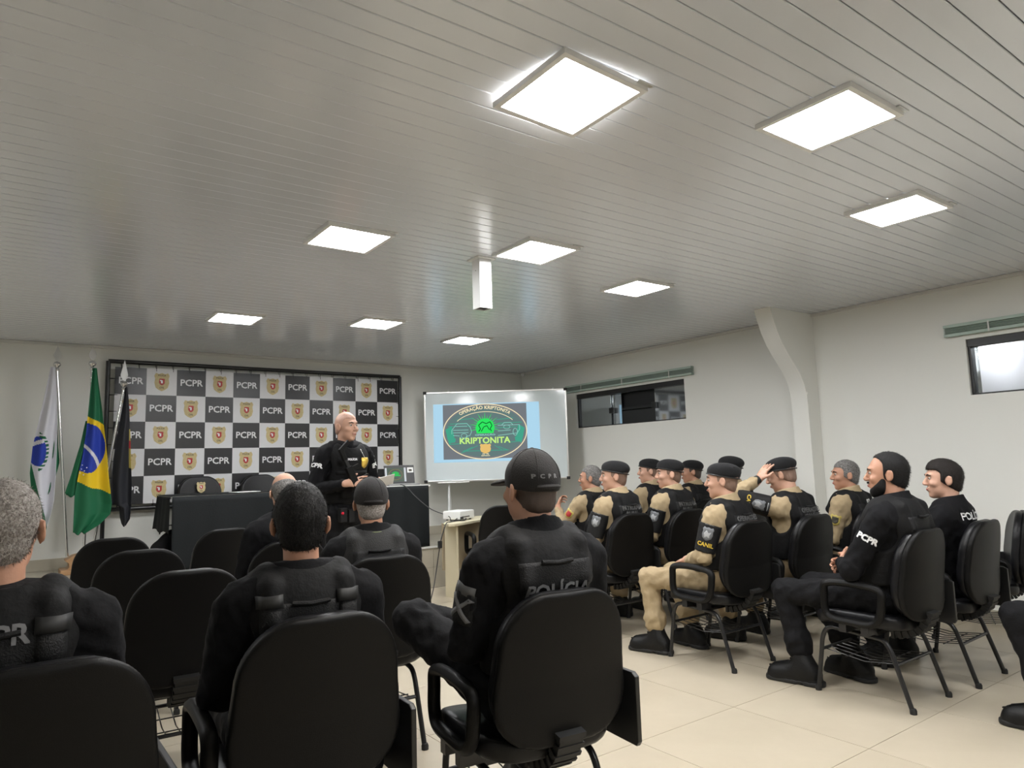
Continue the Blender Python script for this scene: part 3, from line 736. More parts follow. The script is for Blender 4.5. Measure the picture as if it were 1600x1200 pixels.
em2 = emblem_mesh(.15, .125, 'slide_emblem'); o = link('slide_emblem', em2, sl); o.location = (EX,-.0125,EZ-27*kz)
em2.materials.clear(); [em2.materials.append(q) for q in (POR, emis('projected_red',(.8,.25,.2),.7), PGO, emis('projected_brown',(.35,.2,.05),.6))]
# ================================================================== projector desk, projector, cables
dk = thing('side_desk', 'beige laminate desk with rounded corner carrying the projector', 'desk', (4.2, 6.5, 0))
out = [(3.665,6.14),(3.65,6.19),(3.68,6.27),(3.82,6.45),(4.10,6.80),(4.16,6.84),(4.95,6.84),(4.95,6.70),(4.30,6.42),(3.82,6.15),(3.72,6.12)]
MB().prism([(x-4.2,yy-6.5) for x, yy in out], .735, .76, 'z').build('desktop', BEIGEL, dk, bevel=.004)
MB().box((-.40,-.28,0),(-.375,-.05,.735)).build('side_panel', BEIGEL, dk, bevel=.002)
MB().box((.70,.10,0),(.725,.32,.735)).build('side_panel', BEIGEL, dk, bevel=.002)
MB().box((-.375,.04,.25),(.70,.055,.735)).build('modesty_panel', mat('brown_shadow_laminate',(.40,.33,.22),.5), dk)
pj = thing('projector', 'white projector with rear sockets on the beige desk', 'projector', (4.02, 6.52, .762), math.radians(25))
boxobj('housing', (-.14,-.11,.012), (.14,.11,.10), WHITEP, pj, .012)
for k in range(5): MB().box((-.10+k*.03,-.114,.03),(-.085+k*.03,-.109,.044)).build('socket', DARK, pj)
MB().tube([(-.125,-.108,.03),(-.125,-.135,.03)], .012, 10).build('plug', RUBBER, pj)
for sx in (-.1, .1):
    for sy in (-.08, .08): MB().lathe([(.012,0),(.012,.014)], 8, (sx,sy,0)).build('foot', RUBBER, pj)
MB().tube([(.05,.11,.055),(.05,.125,.055)], .03, 16).build('lens', DARK, pj, True)
CAB = mat('black_cable', (.02,.02,.022), .5)
def smooth_path(P, n=8):
    P = [Vector(p) for p in P]; out = []
    for i in range(len(P)-1):
        p0, p1, p2, p3 = P[max(i-1,0)], P[i], P[i+1], P[min(i+2,len(P)-1)]
        for k in range(n):
            s = k/n; out.append(.5*((2*p1)+(p2-p0)*s+(2*p0-5*p1+4*p2-p3)*s*s+(3*p1-p0-3*p2+p3)*s**3))
    return out+[P[-1]]
c = MB().tube(smooth_path([(3.60,7.05,1.15),(3.64,6.98,1.12),(3.70,6.85,1.0),(3.78,6.68,.88),(3.88,6.50,.81),(3.82,6.35,.772),(3.90,6.33,.768),(4.0,6.36,.768),(4.06,6.44,.79)]), .005, 8).build('video_cable', CAB, None, True)
tag(c, 'black cable sagging from the laptop across to the projector desk', 'cable')
c = MB().tube(smooth_path([(3.93,6.40,.79),(3.86,6.36,.768),(3.76,6.27,.768),(3.66,6.17,.77),(3.60,6.13,.70),(3.56,6.12,.60),(3.55,6.15,.47),(3.50,6.12,.30),(3.42,6.05,.14),(3.30,5.95,.012),(3.1,5.8,.008)]), .005, 8).build('power_cable', CAB, None, True)
tag(c, 'black power cable hanging from the desk corner down to the floor', 'cable')
MB().cbox((3.556,6.13,.57),(.02,.012,.035)).build('adapter', RUBBER, c, bevel=.004)
# small sensor in the ceiling corner
o = MB().lathe([(.02,0),(.03,.02),(.03,.035)], 14).build('corner_sensor', WHITEP, smooth=True); o.location = (XR-.06, YB-.12, ZC-.06); tag(o, 'tiny white sensor up in the corner above the whiteboard', 'sensor')
# ================================================================== chairs
def rr2(x, z, hw, hh, r):
    qx, qz = np.abs(x)-hw+r, np.abs(z)-hh+r
    return np.sqrt(np.maximum(qx,0)**2+np.maximum(qz,0)**2)+np.minimum(np.maximum(qx,qz),0)-r
def back_fn(y0, th, hw, hh, r, rnd):
    def fn(p):
        z = p[:,2]; x = p[:,0]*(1+.10*z/.24)
        d2 = rr2(x, z, hw-rnd, hh-rnd, r); yy = p[:,1]-y0-.45*x*x+.10*np.maximum(-z-.05,0)
        q = np.stack([d2, np.abs(yy)-(th-rnd)], 1)
        return (np.sqrt((np.maximum(q,0)**2).sum(1))+np.minimum(q.max(1),0)-rnd)*.9
    return fn
_shell = fmesh('back_shell', back_fn(-.018,.016,.240,.240,.150,.010), .008, PLAST, (-.28,-.09,-.27), (.28,.09,.27))
_cush = fmesh('back_cushion', back_fn(.018,.028,.234,.234,.150,.022), .009, VINYL, (-.28,-.09,-.27), (.28,.12,.27))
def seat_fn(p):
    d2 = rr2(p[:,0], p[:,1]-.015, .222, .225, .09); zz = p[:,2]-.425+.25*np.maximum(p[:,1]-.12,0)**1.3-.3*p[:,0]**2
    q = np.stack([d2, np.abs(zz)-.012], 1); return (np.sqrt((np.maximum(q,0)**2).sum(1))+np.minimum(q.max(1),0)-.024)*.9
_seat = fmesh('seat', seat_fn, .010, VINYL, (-.27,-.26,.34), (.27,.30,.50))
_arm = MB().tube(smooth_path([(-.272,y,z) for y, z in [(.09,.632),(.142,.615),(.150,.56),(.150,.48),(.115,.438),(0,.428),(-.10,.430),(-.150,.470),(-.170,.56),(-.168,.60),(-.13,.623),(0,.634),(.09,.632)]],5)[:-1], .021, 10, True, 1.15, (1,0,0)).mesh('armrest', PLAST, True)
_armb = MB().box((-.285,-.02,.37),(-.19,.02,.425)).mesh('arm_bracket', TUBE)
_tab = MB().prism([(-.30,.40),(-.29,.385),(-.06,.385),(.06,.42),(.075,.45),(.06,.60),(.04,.618),(-.28,.622),(-.30,.61)], .268, .286, 'x').mesh('writing_tablet', mat('black_tablet_board',(.012,.012,.012),.35), bevel=.004)
_tabarm = MB().tube(smooth_path([(.235,.03,.37),(.262,.03,.40),(.262,.03,.52),(.262,0,.60)],5), .013, 8).mesh('tablet_arm', TUBE, True)
def leg_meshes(s):
    fr = MB().tube(smooth_path([(s*.200,.27,.0),(s*.199,.235,.22),(s*.198,.222,.30),(s*.196,.195,.352),(s*.195,.15,.368)],5), .0125, 10).mesh('leg', TUBE, True)
    rr = MB().tube(smooth_path([(s*.205,-.25,0),(s*.198,-.175,.24),(s*.196,-.148,.31),(s*.195,-.115,.342),(s*.195,-.06,.350)],5), .0125, 10).mesh('leg', TUBE, True)
    ra = MB().tube([(s*.195,.16,.3665),(s*.195,-.07,.349)], .0125, 10).mesh('side_rail', TUBE, True)
    return fr, rr, ra
_legs = [leg_meshes(-1), leg_meshes(1)]
_cap = MB().lathe([(.017,0),(.0175,.018),(.0135,.028)], 12).mesh('foot_cap', RUBBER, True)
_str = MB().tube([(-.197,0,0),(.197,0,0)], .009, 8).mesh('stretcher', TUBE, True)
_cross = MB().box((-.195,-.02,-.01),(.195,.02,.01)).mesh('under_rail', TUBE)
bk_ = MB()
for k in range(7): bk_.tube([(-.17+k*.0567,-.178,.225),(-.17+k*.0567,0,.205),(-.17+k*.0567,.233,.235)], .0028, 6)
for yy, zz in ((-.08,.211),(.10,.214)): bk_.tube([(-.19,yy,zz),(.19,yy,zz)], .003, 6)
_basket = bk_.mesh('book_basket', TUBE)
be = MB()
for k in range(15):
    a = k/14; ang = a*math.radians(78); R_ = .15
    c = Vector((0,-.10-R_*math.sin(ang)*1.35+.0, .345+R_*(1-math.cos(ang))*1.15)); wd = .050 if k % 2 == 0 else .044
    T_ = Matrix.Translation(c) @ Matrix.Rotation(-ang, 4, 'X'); hh_ = .020 if k % 2 == 0 else .016
    be.cbox((0,0,0),(wd,.0085,hh_), T_)
_bel = be.mesh('bellows_bracket', RUBBER)
_stick = MB().box((-.022,-.038,-.205),(.022,-.0355,-.18)).mesh('sticker', STICK)
_stkp = MB()
for k in range(5): _stkp.box((-.016+k*.007,-.0388,-.199),(-.012+k*.007,-.0378,-.192))
_stkp = _stkp.mesh('sticker_print', DKPRINT)
def chair(label, x, y, rot=0, z=0, scale=1, group='black lecture chairs', tablet=True):
    t = thing('lecture_chair', label, 'chair', (x, y, z), rot, group); t.scale = (scale,)*3
    link('seat', _seat, t)
    b = link('backrest', _shell, t); b.location = (0,-.272,.69); b.rotation_euler.x = math.radians(9)
    c = link('back_cushion', _cush, b); s_ = link('sticker', _stick, b); link('sticker_print', _stkp, b)
    link('armrest', _arm, t); link('arm_bracket', _armb, t).location.y = .05; link('arm_bracket', _armb, t).location.y = -.07
    if tablet: link('writing_tablet', _tab, t); link('tablet_arm', _tabarm, t)
    for s in (0, 1):
        fx = -1 if s == 0 else 1
        for q, yy in ((0,.27),(1,-.25)):
            l = link('leg', _legs[s][q], t); f = link('foot_cap', _cap, l); f.location = (fx*(.2 if q == 0 else .205), yy, 0)
        link('side_rail', _legs[s][2], t)
    link('stretcher', _str, t).location = (0,-.178,.225); link('stretcher', _str, t).location = (0,.233,.235); link('under_rail', _cross, t).location = (0,.08,.362); link('under_rail', _cross, t).location = (0,-.04,.355); link('book_basket', _basket, t); link('bellows_bracket', _bel, t)
    return t

# ================================================================== people
A = np.array
def seated(lean=0., kw=.15, ky=.40, ay=(.32,.30), az=(0,0), wr=None, el=None, head=(0,0,0), sh=.188, hy=0., drop=0):
    """joints of a seated figure; x right, y forward, z up; chair origin at the floor"""
    J = dict(pel=A([0,-.06,.555]), wai=A([0,-.085-lean*.3,.70]), che=A([0,-.115-lean,.90-drop]), nek=A([0,-.13-lean,1.035-drop]),
             head=A([0,-.095-lean+hy,1.198-drop]), rot=head, sh=sh)
    for s, n in ((-1,'L'),(1,'R')):
        J['sh'+n] = A([s*sh,-.125-lean,.968-drop]); J['el'+n] = A(el[n]) if el and n in el else A([s*.238,-.065-lean*.6,.71])
        J['wr'+n] = A(wr[n]) if wr and n in wr else A([s*.10,.155,.66])
        J['hip'+n] = A([s*.095,-.04,.535]); J['kne'+n] = A([s*kw,ky,.515]); i = 0 if s < 0 else 1
        J['ank'+n] = A([s*(kw+.005),ay[i],.095+az[i]]); J['toe'+n] = A([s*.18,1,0])
    return J
def standing(head=(0,0,0)):
    J = dict(pel=A([0,0,.98]), wai=A([0,-.005,1.12]), che=A([0,-.01,1.34]), nek=A([0,-.02,1.49]), head=A([0,.012,1.655]), rot=head, sh=.19)
    for s, n in ((-1,'L'),(1,'R')):
        J['sh'+n] = A([s*.19,-.015,1.43]); J['hip'+n] = A([s*.095,0,.94]); J['kne'+n] = A([s*.12,.01,.50]); J['ank'+n] = A([s*.14,-.02,.09]); J['toe'+n] = A([s*.3,1,0])
    return J
def unit(v): v = A(v, dtype=float); return v/(np.linalg.norm(v)+1e-9)
def add_hand(g, wr, d, n, curl, side, sc=1.0, spread=.10):
    """palm, four jointed fingers of unequal length and a thumb leaving the side of the palm; n = palm normal, s = thumb side vector"""
    d = unit(d); n = A(n, dtype=float); n = unit(n-d*np.dot(n,d)); s = np.cross(d,n) if side == 'R' else np.cross(n,d); R = np.stack([s,d,n],1)
    g.el(wr+d*.045*sc,A([.040,.052,.0155])*sc,R,k=.015); g.rc(wr-d*.03,wr+d*.01,.026*sc,.025*sc,k=.015,)
    g.el(wr+d*.035*sc+s*.022*sc+n*.008*sc,A([.017,.03,.014])*sc,R,k=.012)
    for i, (o, L) in enumerate(((.030,.92),(.010,1.0),(-.010,.95),(-.029,.76))):
        p = wr+d*(.088-.006*abs(i-1))*sc+s*o*sc; a = curl*(.5+.08*i); dd = unit(d+s*spread*(1.5-i)/1.5)
        r = .0088*sc
        for q, l in enumerate((.043,.027,.021)):
            v = dd*math.cos(a)+n*math.sin(a); e = p+v*l*L*sc; g.rc(p,e,r,r*.92,k=.003); p = e; r *= .92; a += curl*.8
    p = wr+d*.022*sc+s*.034*sc; a = unit(d*.75+s*.65+n*.25); e = p+a*.042*sc; g.rc(p,e,.0125*sc,.0105*sc,k=.008); g.rc(e,e+unit(d*.95+s*.25+n*.3*curl)*.032*sc,.0102*sc,.0085*sc,k=.003)
def head_frame(J): return J['head'], rotm(*J['rot'])
def hp(J, q): c, R = head_frame(J); return c+R@A(q, dtype=float)
def body_fn(J, hands):
    g = F(); c, R = head_frame(J); P = lambda *q: c+R@A(q, dtype=float)
    g.rc(J['pel'],J['wai'],.135,.125,.05,.74).rc(J['wai'],J['che'],.125,.145,.05,.74)
    g.rc(J['shL']*A([.7,1,1]),J['shR']*A([.7,1,1]),.055,.055,.06)
    g.rc(J['nek']+A([0,0,-.04]),P(0,-.022,-.05),.056,.054,.02)
    for n in 'LR':
        g.rc(J['sh'+n],J['el'+n],.047,.038,.03).rc(J['el'+n],J['wr'+n],.038,.026,.015)
        g.rc(J['hip'+n],J['kne'+n],.082,.055,.03).rc(J['kne'+n],J['ank'+n],.055,.038,.02)
        g.rc(J['ank'+n],J['ank'+n]+unit(J['toe'+n])*.13+A([0,0,-.055]),.036,.028,.02)
        sg = -1 if n == 'L' else 1
        d_, n_, cu_ = hands.get(n, ((-sg*.35,.9,-.2), (-sg*.15,0,-1), .35))
        add_hand(g, J['wr'+n], d_, n_, cu_, n)
    # head
    g.el(P(0,-.010,.030),(.0755,.0975,.093),R,k=.02).el(P(0,.040,-.015),(.060,.052,.080),R,k=.025).el(P(0,.030,-.066),(.054,.056,.045),R,k=.025)
    g.el(P(0,.066,-.098),(.024,.022,.018),R,k=.02)
    g.el(P(0,.083,.034),(.048,.016,.011),R,k=.014)                                  # brow
    for s in (-1,1):
        g.el(P(s*.031,.101,.012),(.015,.013,.011),R,k=.010,op='s')                     # eye sockets
        g.el(P(s*.043,.068,-.022),(.020,.022,.018),R,k=.016)                           # cheeks
    g.rc(P(0,.092,.018),P(0,.113,-.020),.0075,.0105,.010); g.el(P(0,.104,-.026),(.0165,.013,.009),R,k=.006)
    g.el(P(0,.0905,-.053),(.022,.011,.0065),R,k=.006).el(P(0,.0885,-.066),(.020,.011,.007),R,k=.006)
    for s in (-1,1):
        Re = R@rotm(s*.42,.12,0)
        g.el(P(s*.0835,-.010,-.004),(.0085,.021,.033),Re,k=.006); g.el(P(s*.0925,-.005,.002),(.006,.012,.019),Re,k=.005,op='s')
    return g
_wk = [unit(v)*q for v, q in zip(np.random.default_rng(3).normal(size=(6,3)), (26,34,43,54,68,86))]; _wp = np.random.default_rng(4).uniform(0,6,6)
def wrinkle(a, f):
    """irregular ridged folds"""
    def fn(p):
        q = p+.012*np.sin(p[:,[1,2,0]]*21+1.0); n = 0
        for k_, ph in zip(_wk, _wp): n = n+np.sin(q@(k_*f)+ph)*(30/np.linalg.norm(k_))**.6
        return a*(np.abs(n)-1.0)
    return fn
def torso(g, J, e, k=.05):
    g.rc(J['pel'],J['wai'],.140+e,.135+e,k,.78).rc(J['wai'],J['che'],.135+e,.155+e,k,.78)
    g.rc(J['shL']*A([.60,1,1])+A([0,0,.02]),J['shR']*A([.60,1,1])+A([0,0,.02]),.064+e,.064+e,.06)
def shirt_fn(J, bulk=.008, collar=.03, fold=.0042):
    g = F(); up_ = unit(J['head']-J['nek'])
    g.rc(J['nek']+A([0,0,-.05]),J['nek']+up_*.12,.088,.082,.0).plane(J['nek']+A([0,0,.022+collar*.7])+A([0,-.03,.010]),A([0,.42,1])).rc(J['nek'],J['nek']+up_*.14,.066,.068,k=.004,op='s')
    torso(g, J, .008+bulk, .05)
    for n in 'LR':
        g.rc(J['sh'+n],J['el'+n],.058+bulk,.053+bulk*.6,.045); w_ = J['wr'+n]-unit(J['wr'+n]-J['el'+n])*.045
        g.rc(J['el'+n],w_,.052+bulk*.6,.040,.015)
    wk_ = wrinkle(fold, 1.45); nk_ = J['nek']+A([0,0,.03])
    g.post = lambda p: wk_(p)*np.clip((np.sqrt(((p-nk_)**2).sum(1))-.105)/.04, 0, 1); return g
def trouser_fn(J, bulk=0., fold=.0042):
    g = F(); g.rc(J['pel']+A([0,0,.04]),J['pel']+A([0,.0,-.01]),.150,.155,.05,.80)
    for n in 'LR':
        g.rc(J['hip'+n],J['kne'+n],.098+bulk,.073+bulk,.04); e = J['ank'+n]+(J['kne'+n]-J['ank'+n])*.34
        g.rc(J['kne'+n],e,.072+bulk,.060+bulk,.02)
        g.rc(e,J['ank'+n]+(J['kne'+n]-J['ank'+n])*.26,.080+bulk,.074+bulk,.02)
    g.post = wrinkle(fold, 1.35); return g
def boot_fn(J, n):
    a = J['ank'+n]; t = unit(J['toe'+n]*A([1,1,0])); z = a[2]-.095; g = F()
    k = J['kne'+n]; u = unit(k-a)
    g.rc(a+A([0,0,-.01]),a+u*.18,.054,.056,.02)
    b = A([a[0],a[1],z])
    g.rc(b-t*.045+A([0,0,.06]),b+t*.165+A([0,0,.046]),.052,.046,.04).rc(a+A([0,0,.01]),b+t*.10+A([0,0,.055]),.052,.045,.04).rc(b-t*.05+A([0,0,.02]),b+t*.175+A([0,0,.02]),.050,.050,.005).el(b+t*.155+A([0,0,.045]),(.050,.058,.042),k=.03)
    g.plane(b+A([0,0,.002]),(0,0,-1)); g.post = lambda p: .0015*np.sin(190*p[:,2])*(p[:,2]<z+.035); return g
def vest_fn(J, e=.030, low=.08, back_z=None):
    g = F(); c = J['che']; w_ = J['wai']; base = w_+(J['pel']-w_)*.45
    g.rc(base,w_,.145+e,.142+e,.04,.80).rc(w_,c+A([0,0,.02]),.142+e,.160+e,.04,.80)
    g.rc(c+A([-.085,0,.055]),c+A([.085,0,.055]),.085+e,.085+e,.05,.9)
    for s, n in ((-1,'L'),(1,'R')):
        g.rc(J['sh'+n]+A([s*.005,0,-.09]),J['sh'+n]+A([s*.16,0,.14]),.085,.13,.015,op='s')
    g.rc(J['nek']+A([0,.04,-.035]),J['nek']+A([0,.02,.25]),.080,.15,.012,op='s')
    g.plane(base+A([0,0,-.02]),(0,0,-1),.01)
    # shoulder straps
    for s in (-1,1):
        q = [c+A([s*.105,-.125,.02]),J['nek']+A([s*.108,-.075,-.012]),J['nek']+A([s*.112,-.01,.018]),J['nek']+A([s*.108,.06,-.015]),c+A([s*.10,.125,.03])]
        for a, b in zip(q, q[1:]): g.rc(a*A([1,1,1]),b,.030,.030,.02)
    return g
BEARD = {}
def person(name, label, x, y, rot, J, z=0, scale=1.0, skin=SKIN, shirt=BLACKFAB, trousers=BLACKFAB2, bulk=.009, vest=VESTB, hands=None, hair=None, hat=None, h=.010,
           beard=None, face=True, rear=None, front=None, armband=None, sleeve=None, stubble=False, collar=.03, buckles=False, extra=None, hres=None, strands=0, detail=False, group='officers'):
    t = thing(name, label, 'person', (x, y, z), rot, group); t.scale = (scale,)*3
    hands = hands or {}; c, R = head_frame(J); P = lambda *q: c+R@A(q, dtype=float)
    bf = body_fn(J, hands); body = fobj('body', bf, hres or h*.8, skin, t)
    fold = .0046 if shirt is KHAKI else .0040; sf = shirt_fn(J, bulk, collar, fold); so = fobj('shirt', sf, h, shirt, t)
    tf_ = trouser_fn(J, 0, fold); fobj('trousers', tf_, h, trousers, t)
    for n in 'LR':
        bo = fobj('boot', boot_fn(J, n), h, LEATH, t)
        if detail:
            a = J['ank'+n]; tv_ = unit(J['toe'+n]*A([1,1,0])); b_ = A([a[0],a[1],a[2]-.095]); sv_ = A([tv_[1],-tv_[0],0])
            sg_ = F().rc(b_-tv_*.058+A([0,0,.012]),b_+tv_*.180+A([0,0,.012]),.054,.055,.0).plane(b_+A([0,0,.001]),(0,0,-1)).plane(b_+A([0,0,.026]),(0,0,1)).box(b_+tv_*.015+A([0,0,0]),A([.2,.018,.012]),np.stack([sv_,tv_,A([0,0,1])],1),.004,op='s')
            fobj('sole', sg_, .007, RUBBER, bo)
            bf_ = boot_fn(J, n)
            for k in range(6):
                c0 = a+tv_*(.10-.012*k)+A([0,0,-.02+.028*k]); q_ = 1 if k % 2 else -1
                P_ = trace(bf_, [c0+sv_*x_*.022+A([0,0,q_*x_*.010])+tv_*.12 for x_ in (-1,-.4,.4,1)], -tv_, eps=.003)
                MB().tube([tuple(p) for p in P_], .0035, 6).build('lace', WEB, bo)
    # belt
    bg = F().rc(J['pel']+A([0,0,.055]),J['pel']+A([0,0,.09]),.158,.155,.0,.80).plane(J['pel']+A([0,0,.045]),(0,0,-1)).plane(J['pel']+A([0,0,.095]),(0,0,1)); fobj('belt', bg, h, WEB, t)
    vf = None
    if vest is not None:
        vf = vest_fn(J); vo = fobj('vest', vf, h, vest, t)
        sc_ = J['che']
        bz = sc_[2]
        for k in range(4): decal_slab(vf, (0,sc_[1]-.6,bz-.10-k*.055), (1,0,0), (0,0,1), .26, .026, (0,1,0), .004, WEB, vo, 'webbing', 12, 2)
        decal_slab(vf, (0,sc_[1]-.6,bz+.035), (1,0,0), (0,0,1), .25, .085, (0,1,0), .004, WEB, vo, 'back_panel', 12, 6)
        for k in range(3): decal_slab(vf, (0,sc_[1]+.6,bz-.06-k*.07), (-1,0,0), (0,0,1), .27, .03, (0,-1,0), .004, WEB, vo, 'webbing', 12, 2)
        for s in (-1,1): decal_slab(vf, (s*.07,sc_[1]+.6,bz-.20), (-1,0,0), (0,0,1), .075, .12, (0,-1,0), .022, vest, vo, 'pouch', 4, 4)
        # drag handle
        MB().tube([tuple(p) for p in trace(vf, [(-.055,sc_[1]-.5,bz+.080),(0,sc_[1]-.5,bz+.076),(.055,sc_[1]-.5,bz+.080)], (0,1,0), eps=.010)], .007, 8).build('drag_handle', WEB, vo, True)
        if buckles:
            for s in (-1,1):
                o_ = J['nek']+A([s*.112,-.4,-.05])
                decal_slab(vf, o_, (1,0,0), (0,0,1), .062, .036, (0,1,0), .010, RUBBER, vo, 'strap_buckle', 4, 2)
                decal_slab(vf, o_+A([0,0,-.05]), (1,0,0), (0,0,1), .050, .07, (0,1,0), .006, WEB, vo, 'strap_tail', 4, 3)
        if rear:
            lines, size, m_ = rear[:3]; zc_ = rear[3] if len(rear) > 3 else .035
            for i, s_ in enumerate(lines):
                decal_text(vf, s_, size, (0,sc_[1]-.6,bz+zc_+(len(lines)-1)*size*.45-i*size*.95), (1,0,0), (0,0,1), (0,1,0), m_, vo, off=.010)
        if front:
            for s_, size, m_, xx, zz in front: decal_text(vf, s_, size, (xx,sc_[1]+.6,bz+zz), (-1,0,0), (0,0,1), (0,-1,0), m_, vo, off=.008)
    elif rear:
        lines, size, m_ = rear[:3]; zc_ = rear[3] if len(rear) > 3 else .035
        for i, s_ in enumerate(lines): decal_text(sf, s_, size, (0,J['che'][1]-.6,J['che'][2]+zc_-i*size*.95), (1,0,0), (0,0,1), (0,1,0), m_, so, off=.004)
    # brassard on the left upper arm with emblem and lettering
    if armband:
        a, b = J['shL'], J['elL']; d = unit(b-a); L = np.linalg.norm(b-a); u = unit(np.cross(d, A([0,1,0]))); 
        out_ = unit(A([-1,-.45,0])-d*np.dot(A([-1,-.45,0]),d)); side = np.cross(out_, d)
        ag = F().rc(a,b,.070+bulk,.061+bulk*.6).plane(a+d*L*.18,-d).plane(a+d*L*.88,d); ao = fobj('brassard', ag, min(h,.009), WEB, t)
        ctr = a+d*L*.42+out_*.3
        decal_slab(ag, ctr, side, -d, .07, .09, -out_, .003, mat('grey_patch',(.16,.17,.18),.6), ao, 'shield_patch', outline=SHIELD)
        decal_slab(ag, ctr+d*.004, side, -d, .042, .055, -out_, .005, mat('pale_patch',(.38,.39,.40),.6), ao, 'patch_figure', outline=[(-.5,.1),(-.2,.5),(.1,.2),(.45,.35),(.3,-.1),(.4,-.45),(-.05,-.25),(-.4,-.5)])
        for k in range(2): decal_slab(ag, ctr-d*(.062+.012*k), side, -d, .055, .006, -out_, .003, mat('pale_patch',(.38,.39,.40),.6), ao, 'chevron', 4, 1)
        if armband[0]: decal_text(ag, armband[0], .036, ctr+d*.072, side, -d, -out_, armband[1], ao, off=.003, bold=.001)
    if sleeve:
        for n, s_, size, m_ in sleeve:
            a, b = J['sh'+n], J['el'+n]; d = unit(b-a); sx = -1 if n == 'L' else 1
            v_ = A([sx,-.35 if not front else .35,0]); out_ = unit(v_-d*np.dot(v_,d)); side = np.cross(out_, d)
            L = np.linalg.norm(b-a)
            if s_ == 'badge':
                decal_slab(sf, a+d*L*.45+out_*.3, side, -d, .075, .085, -out_, .004, FGO, so, 'sleeve_badge', outline=SHIELD)
                decal_slab(sf, a+d*L*.45+out_*.3, side, -d, .048, .055, -out_, .007, m_, so, 'badge_centre', outline=SHIELD)
            elif s_ == 'patch':
                decal_slab(sf, a+d*L*.50+out_*.3, side, -d, .085, .10, -out_, .003, WEB, so, 'patch_ground', 6, 6)
                for q in (-1,1): decal_slab(sf, a+d*L*.50+out_*.3, unit(side+q*d*.9), unit(-d+q*side*.9), .012, .10, -out_, .006, GREYTXT, so, 'crossed_rifle', 1, 8)
                decal_slab(sf, a+d*L*.28+out_*.3, side, -d, .075, .03, -out_, .004, DIMTXT, so, 'tab_patch', 4, 2)
            else: decal_text(sf, s_, size, a+d*L*.38+out_*.3, side*1.0, -d, -out_, m_, so, off=.004, bold=.002)
    # hair
    if hair:
        style, hm = hair; th = {'short':.006,'crop':.0035,'full':.009,'fringe':.006,'stub':.0022}[style]
        hg = F().el(P(0,-.010,.030),A([.0755,.0975,.093])+th,R)
        if style == 'full': hg.el(P(0,.012,.080),(.060,.078,.054),R,k=.02)
        if style in ('short','crop','full','stub'):
            hg.el(P(0,-.045,-.035),A([.060,.050,.050])+th*.6,R,k=.02)
            hg.post = lambda p: .0016*np.sin(130*p[:,0]+40*np.sin(30*p[:,1]))*np.sin(110*p[:,1]+70*p[:,2])
            hg.box(P(0,.132,-.052),(.15,.100 if beard is None else .112,.118 if beard is None else .150),R,.034 if beard is None else .05,k=.004,op='s')
            n_ = R@unit(A([0,.70,-1])); hg.plane(P(0,-.05,-.068),n_,.006)
        else:
            hg.el(P(0,-.045,-.035),A([.060,.050,.050])+th*.6,R,k=.02)
            n_ = R@unit(A([0,.45,.9])); hg.plane(P(0,-.02,.050),n_,.008); hg.plane(P(0,.02,0),R@A([0,1,0]),.008); hg.plane(P(0,0,-.07),R@A([0,.25,-1]),.008)
        for s in (-1,1): hg.el(P(s*.095,-.004,-.012),(.030,.023,.037),R,k=.004,op='s')
        hv, hq = nets(hg, *hg.bounds(), .006)
        ho = link('hair', pyd('hair', hv, hq, True, [hm]), t)
        if strands:
            nn = normals(hg, hv); sel = rng.choice(len(hv), strands); b0 = hv[sel]; n0 = nn[sel]
            ok = np.ones(len(sel), bool)
            dn = R@A([0,-.55,-.6]); tdir = n0*.30+dn*.8+rng.normal(0,.25,(len(sel),3)); tdir /= np.linalg.norm(tdir,axis=1)[:,None]
            ln = rng.uniform(.006,.013,len(sel))[:,None]; sd = np.cross(tdir, n0); sd /= np.linalg.norm(sd,axis=1)[:,None]+1e-9
            b0 = b0+rng.normal(0,.002,b0.shape)-n0*.001
            V_ = np.concatenate([b0-sd*.0009, b0+sd*.0009, b0+tdir*ln], 0); k_ = len(sel); fi = np.stack([np.arange(k_),np.arange(k_)+k_,np.arange(k_)+2*k_],1)
            link('hair_strands', pyd('hair_strands', V_, fi, False, [STRG if hm is HAIRG else hm]), ho)['kind'] = 'stuff'
    if beard:
        bg = F().el(P(0,.032,-.066),(.060,.062,.052),R,k=.02).el(P(0,.066,-.100),(.030,.028,.028),R,k=.02).el(P(0,.030,-.03),(.0655,.050,.07),R,k=.02)
        n_ = R@unit(A([0,.72,.7])); bg.plane(P(0,.05,-.036),n_,.006); bg.plane(P(0,.004,0),R@A([0,-1,-.1]),.006)
        bg.rc(P(-.018,.100,-.042),P(.018,.100,-.042),.007,.007,.004)
        bg.el(P(0,.100,-.060),(.018,.018,.008),R,k=.004,op='s')
        fobj('beard', bg, .006, beard, t)
    if face:
        for s in (-1,1):
            b = MB(); b.sphere(tuple(P(s*.031,.0815,.012)), .0105, 8); b.cur = 1; b.sphere(tuple(P(s*.0315,.0873,.0115)), .0066, 6)
            b.build('eye', [mat('eye_white',(.42,.36,.32),.4), mat('eye_iris',(.02,.012,.008),.3)], t, True)
            MB().tube([tuple(P(s*.014,.0965,.029)),tuple(P(s*.032,.0955,.035)),tuple(P(s*.050,.081,.030))], [.0035,.0045,.0025], 6).build('eyebrow', HAIRD if hair is None or hair[1] not in (HAIRG,) else HAIRS, t, True)
        b = MB(); b.sphere(tuple(P(0,.093,-.0595)), 1, 8, (.021,.0085,.0085)); b.build('lips', mat('lips',(.34,.13,.11),.5), t, True)
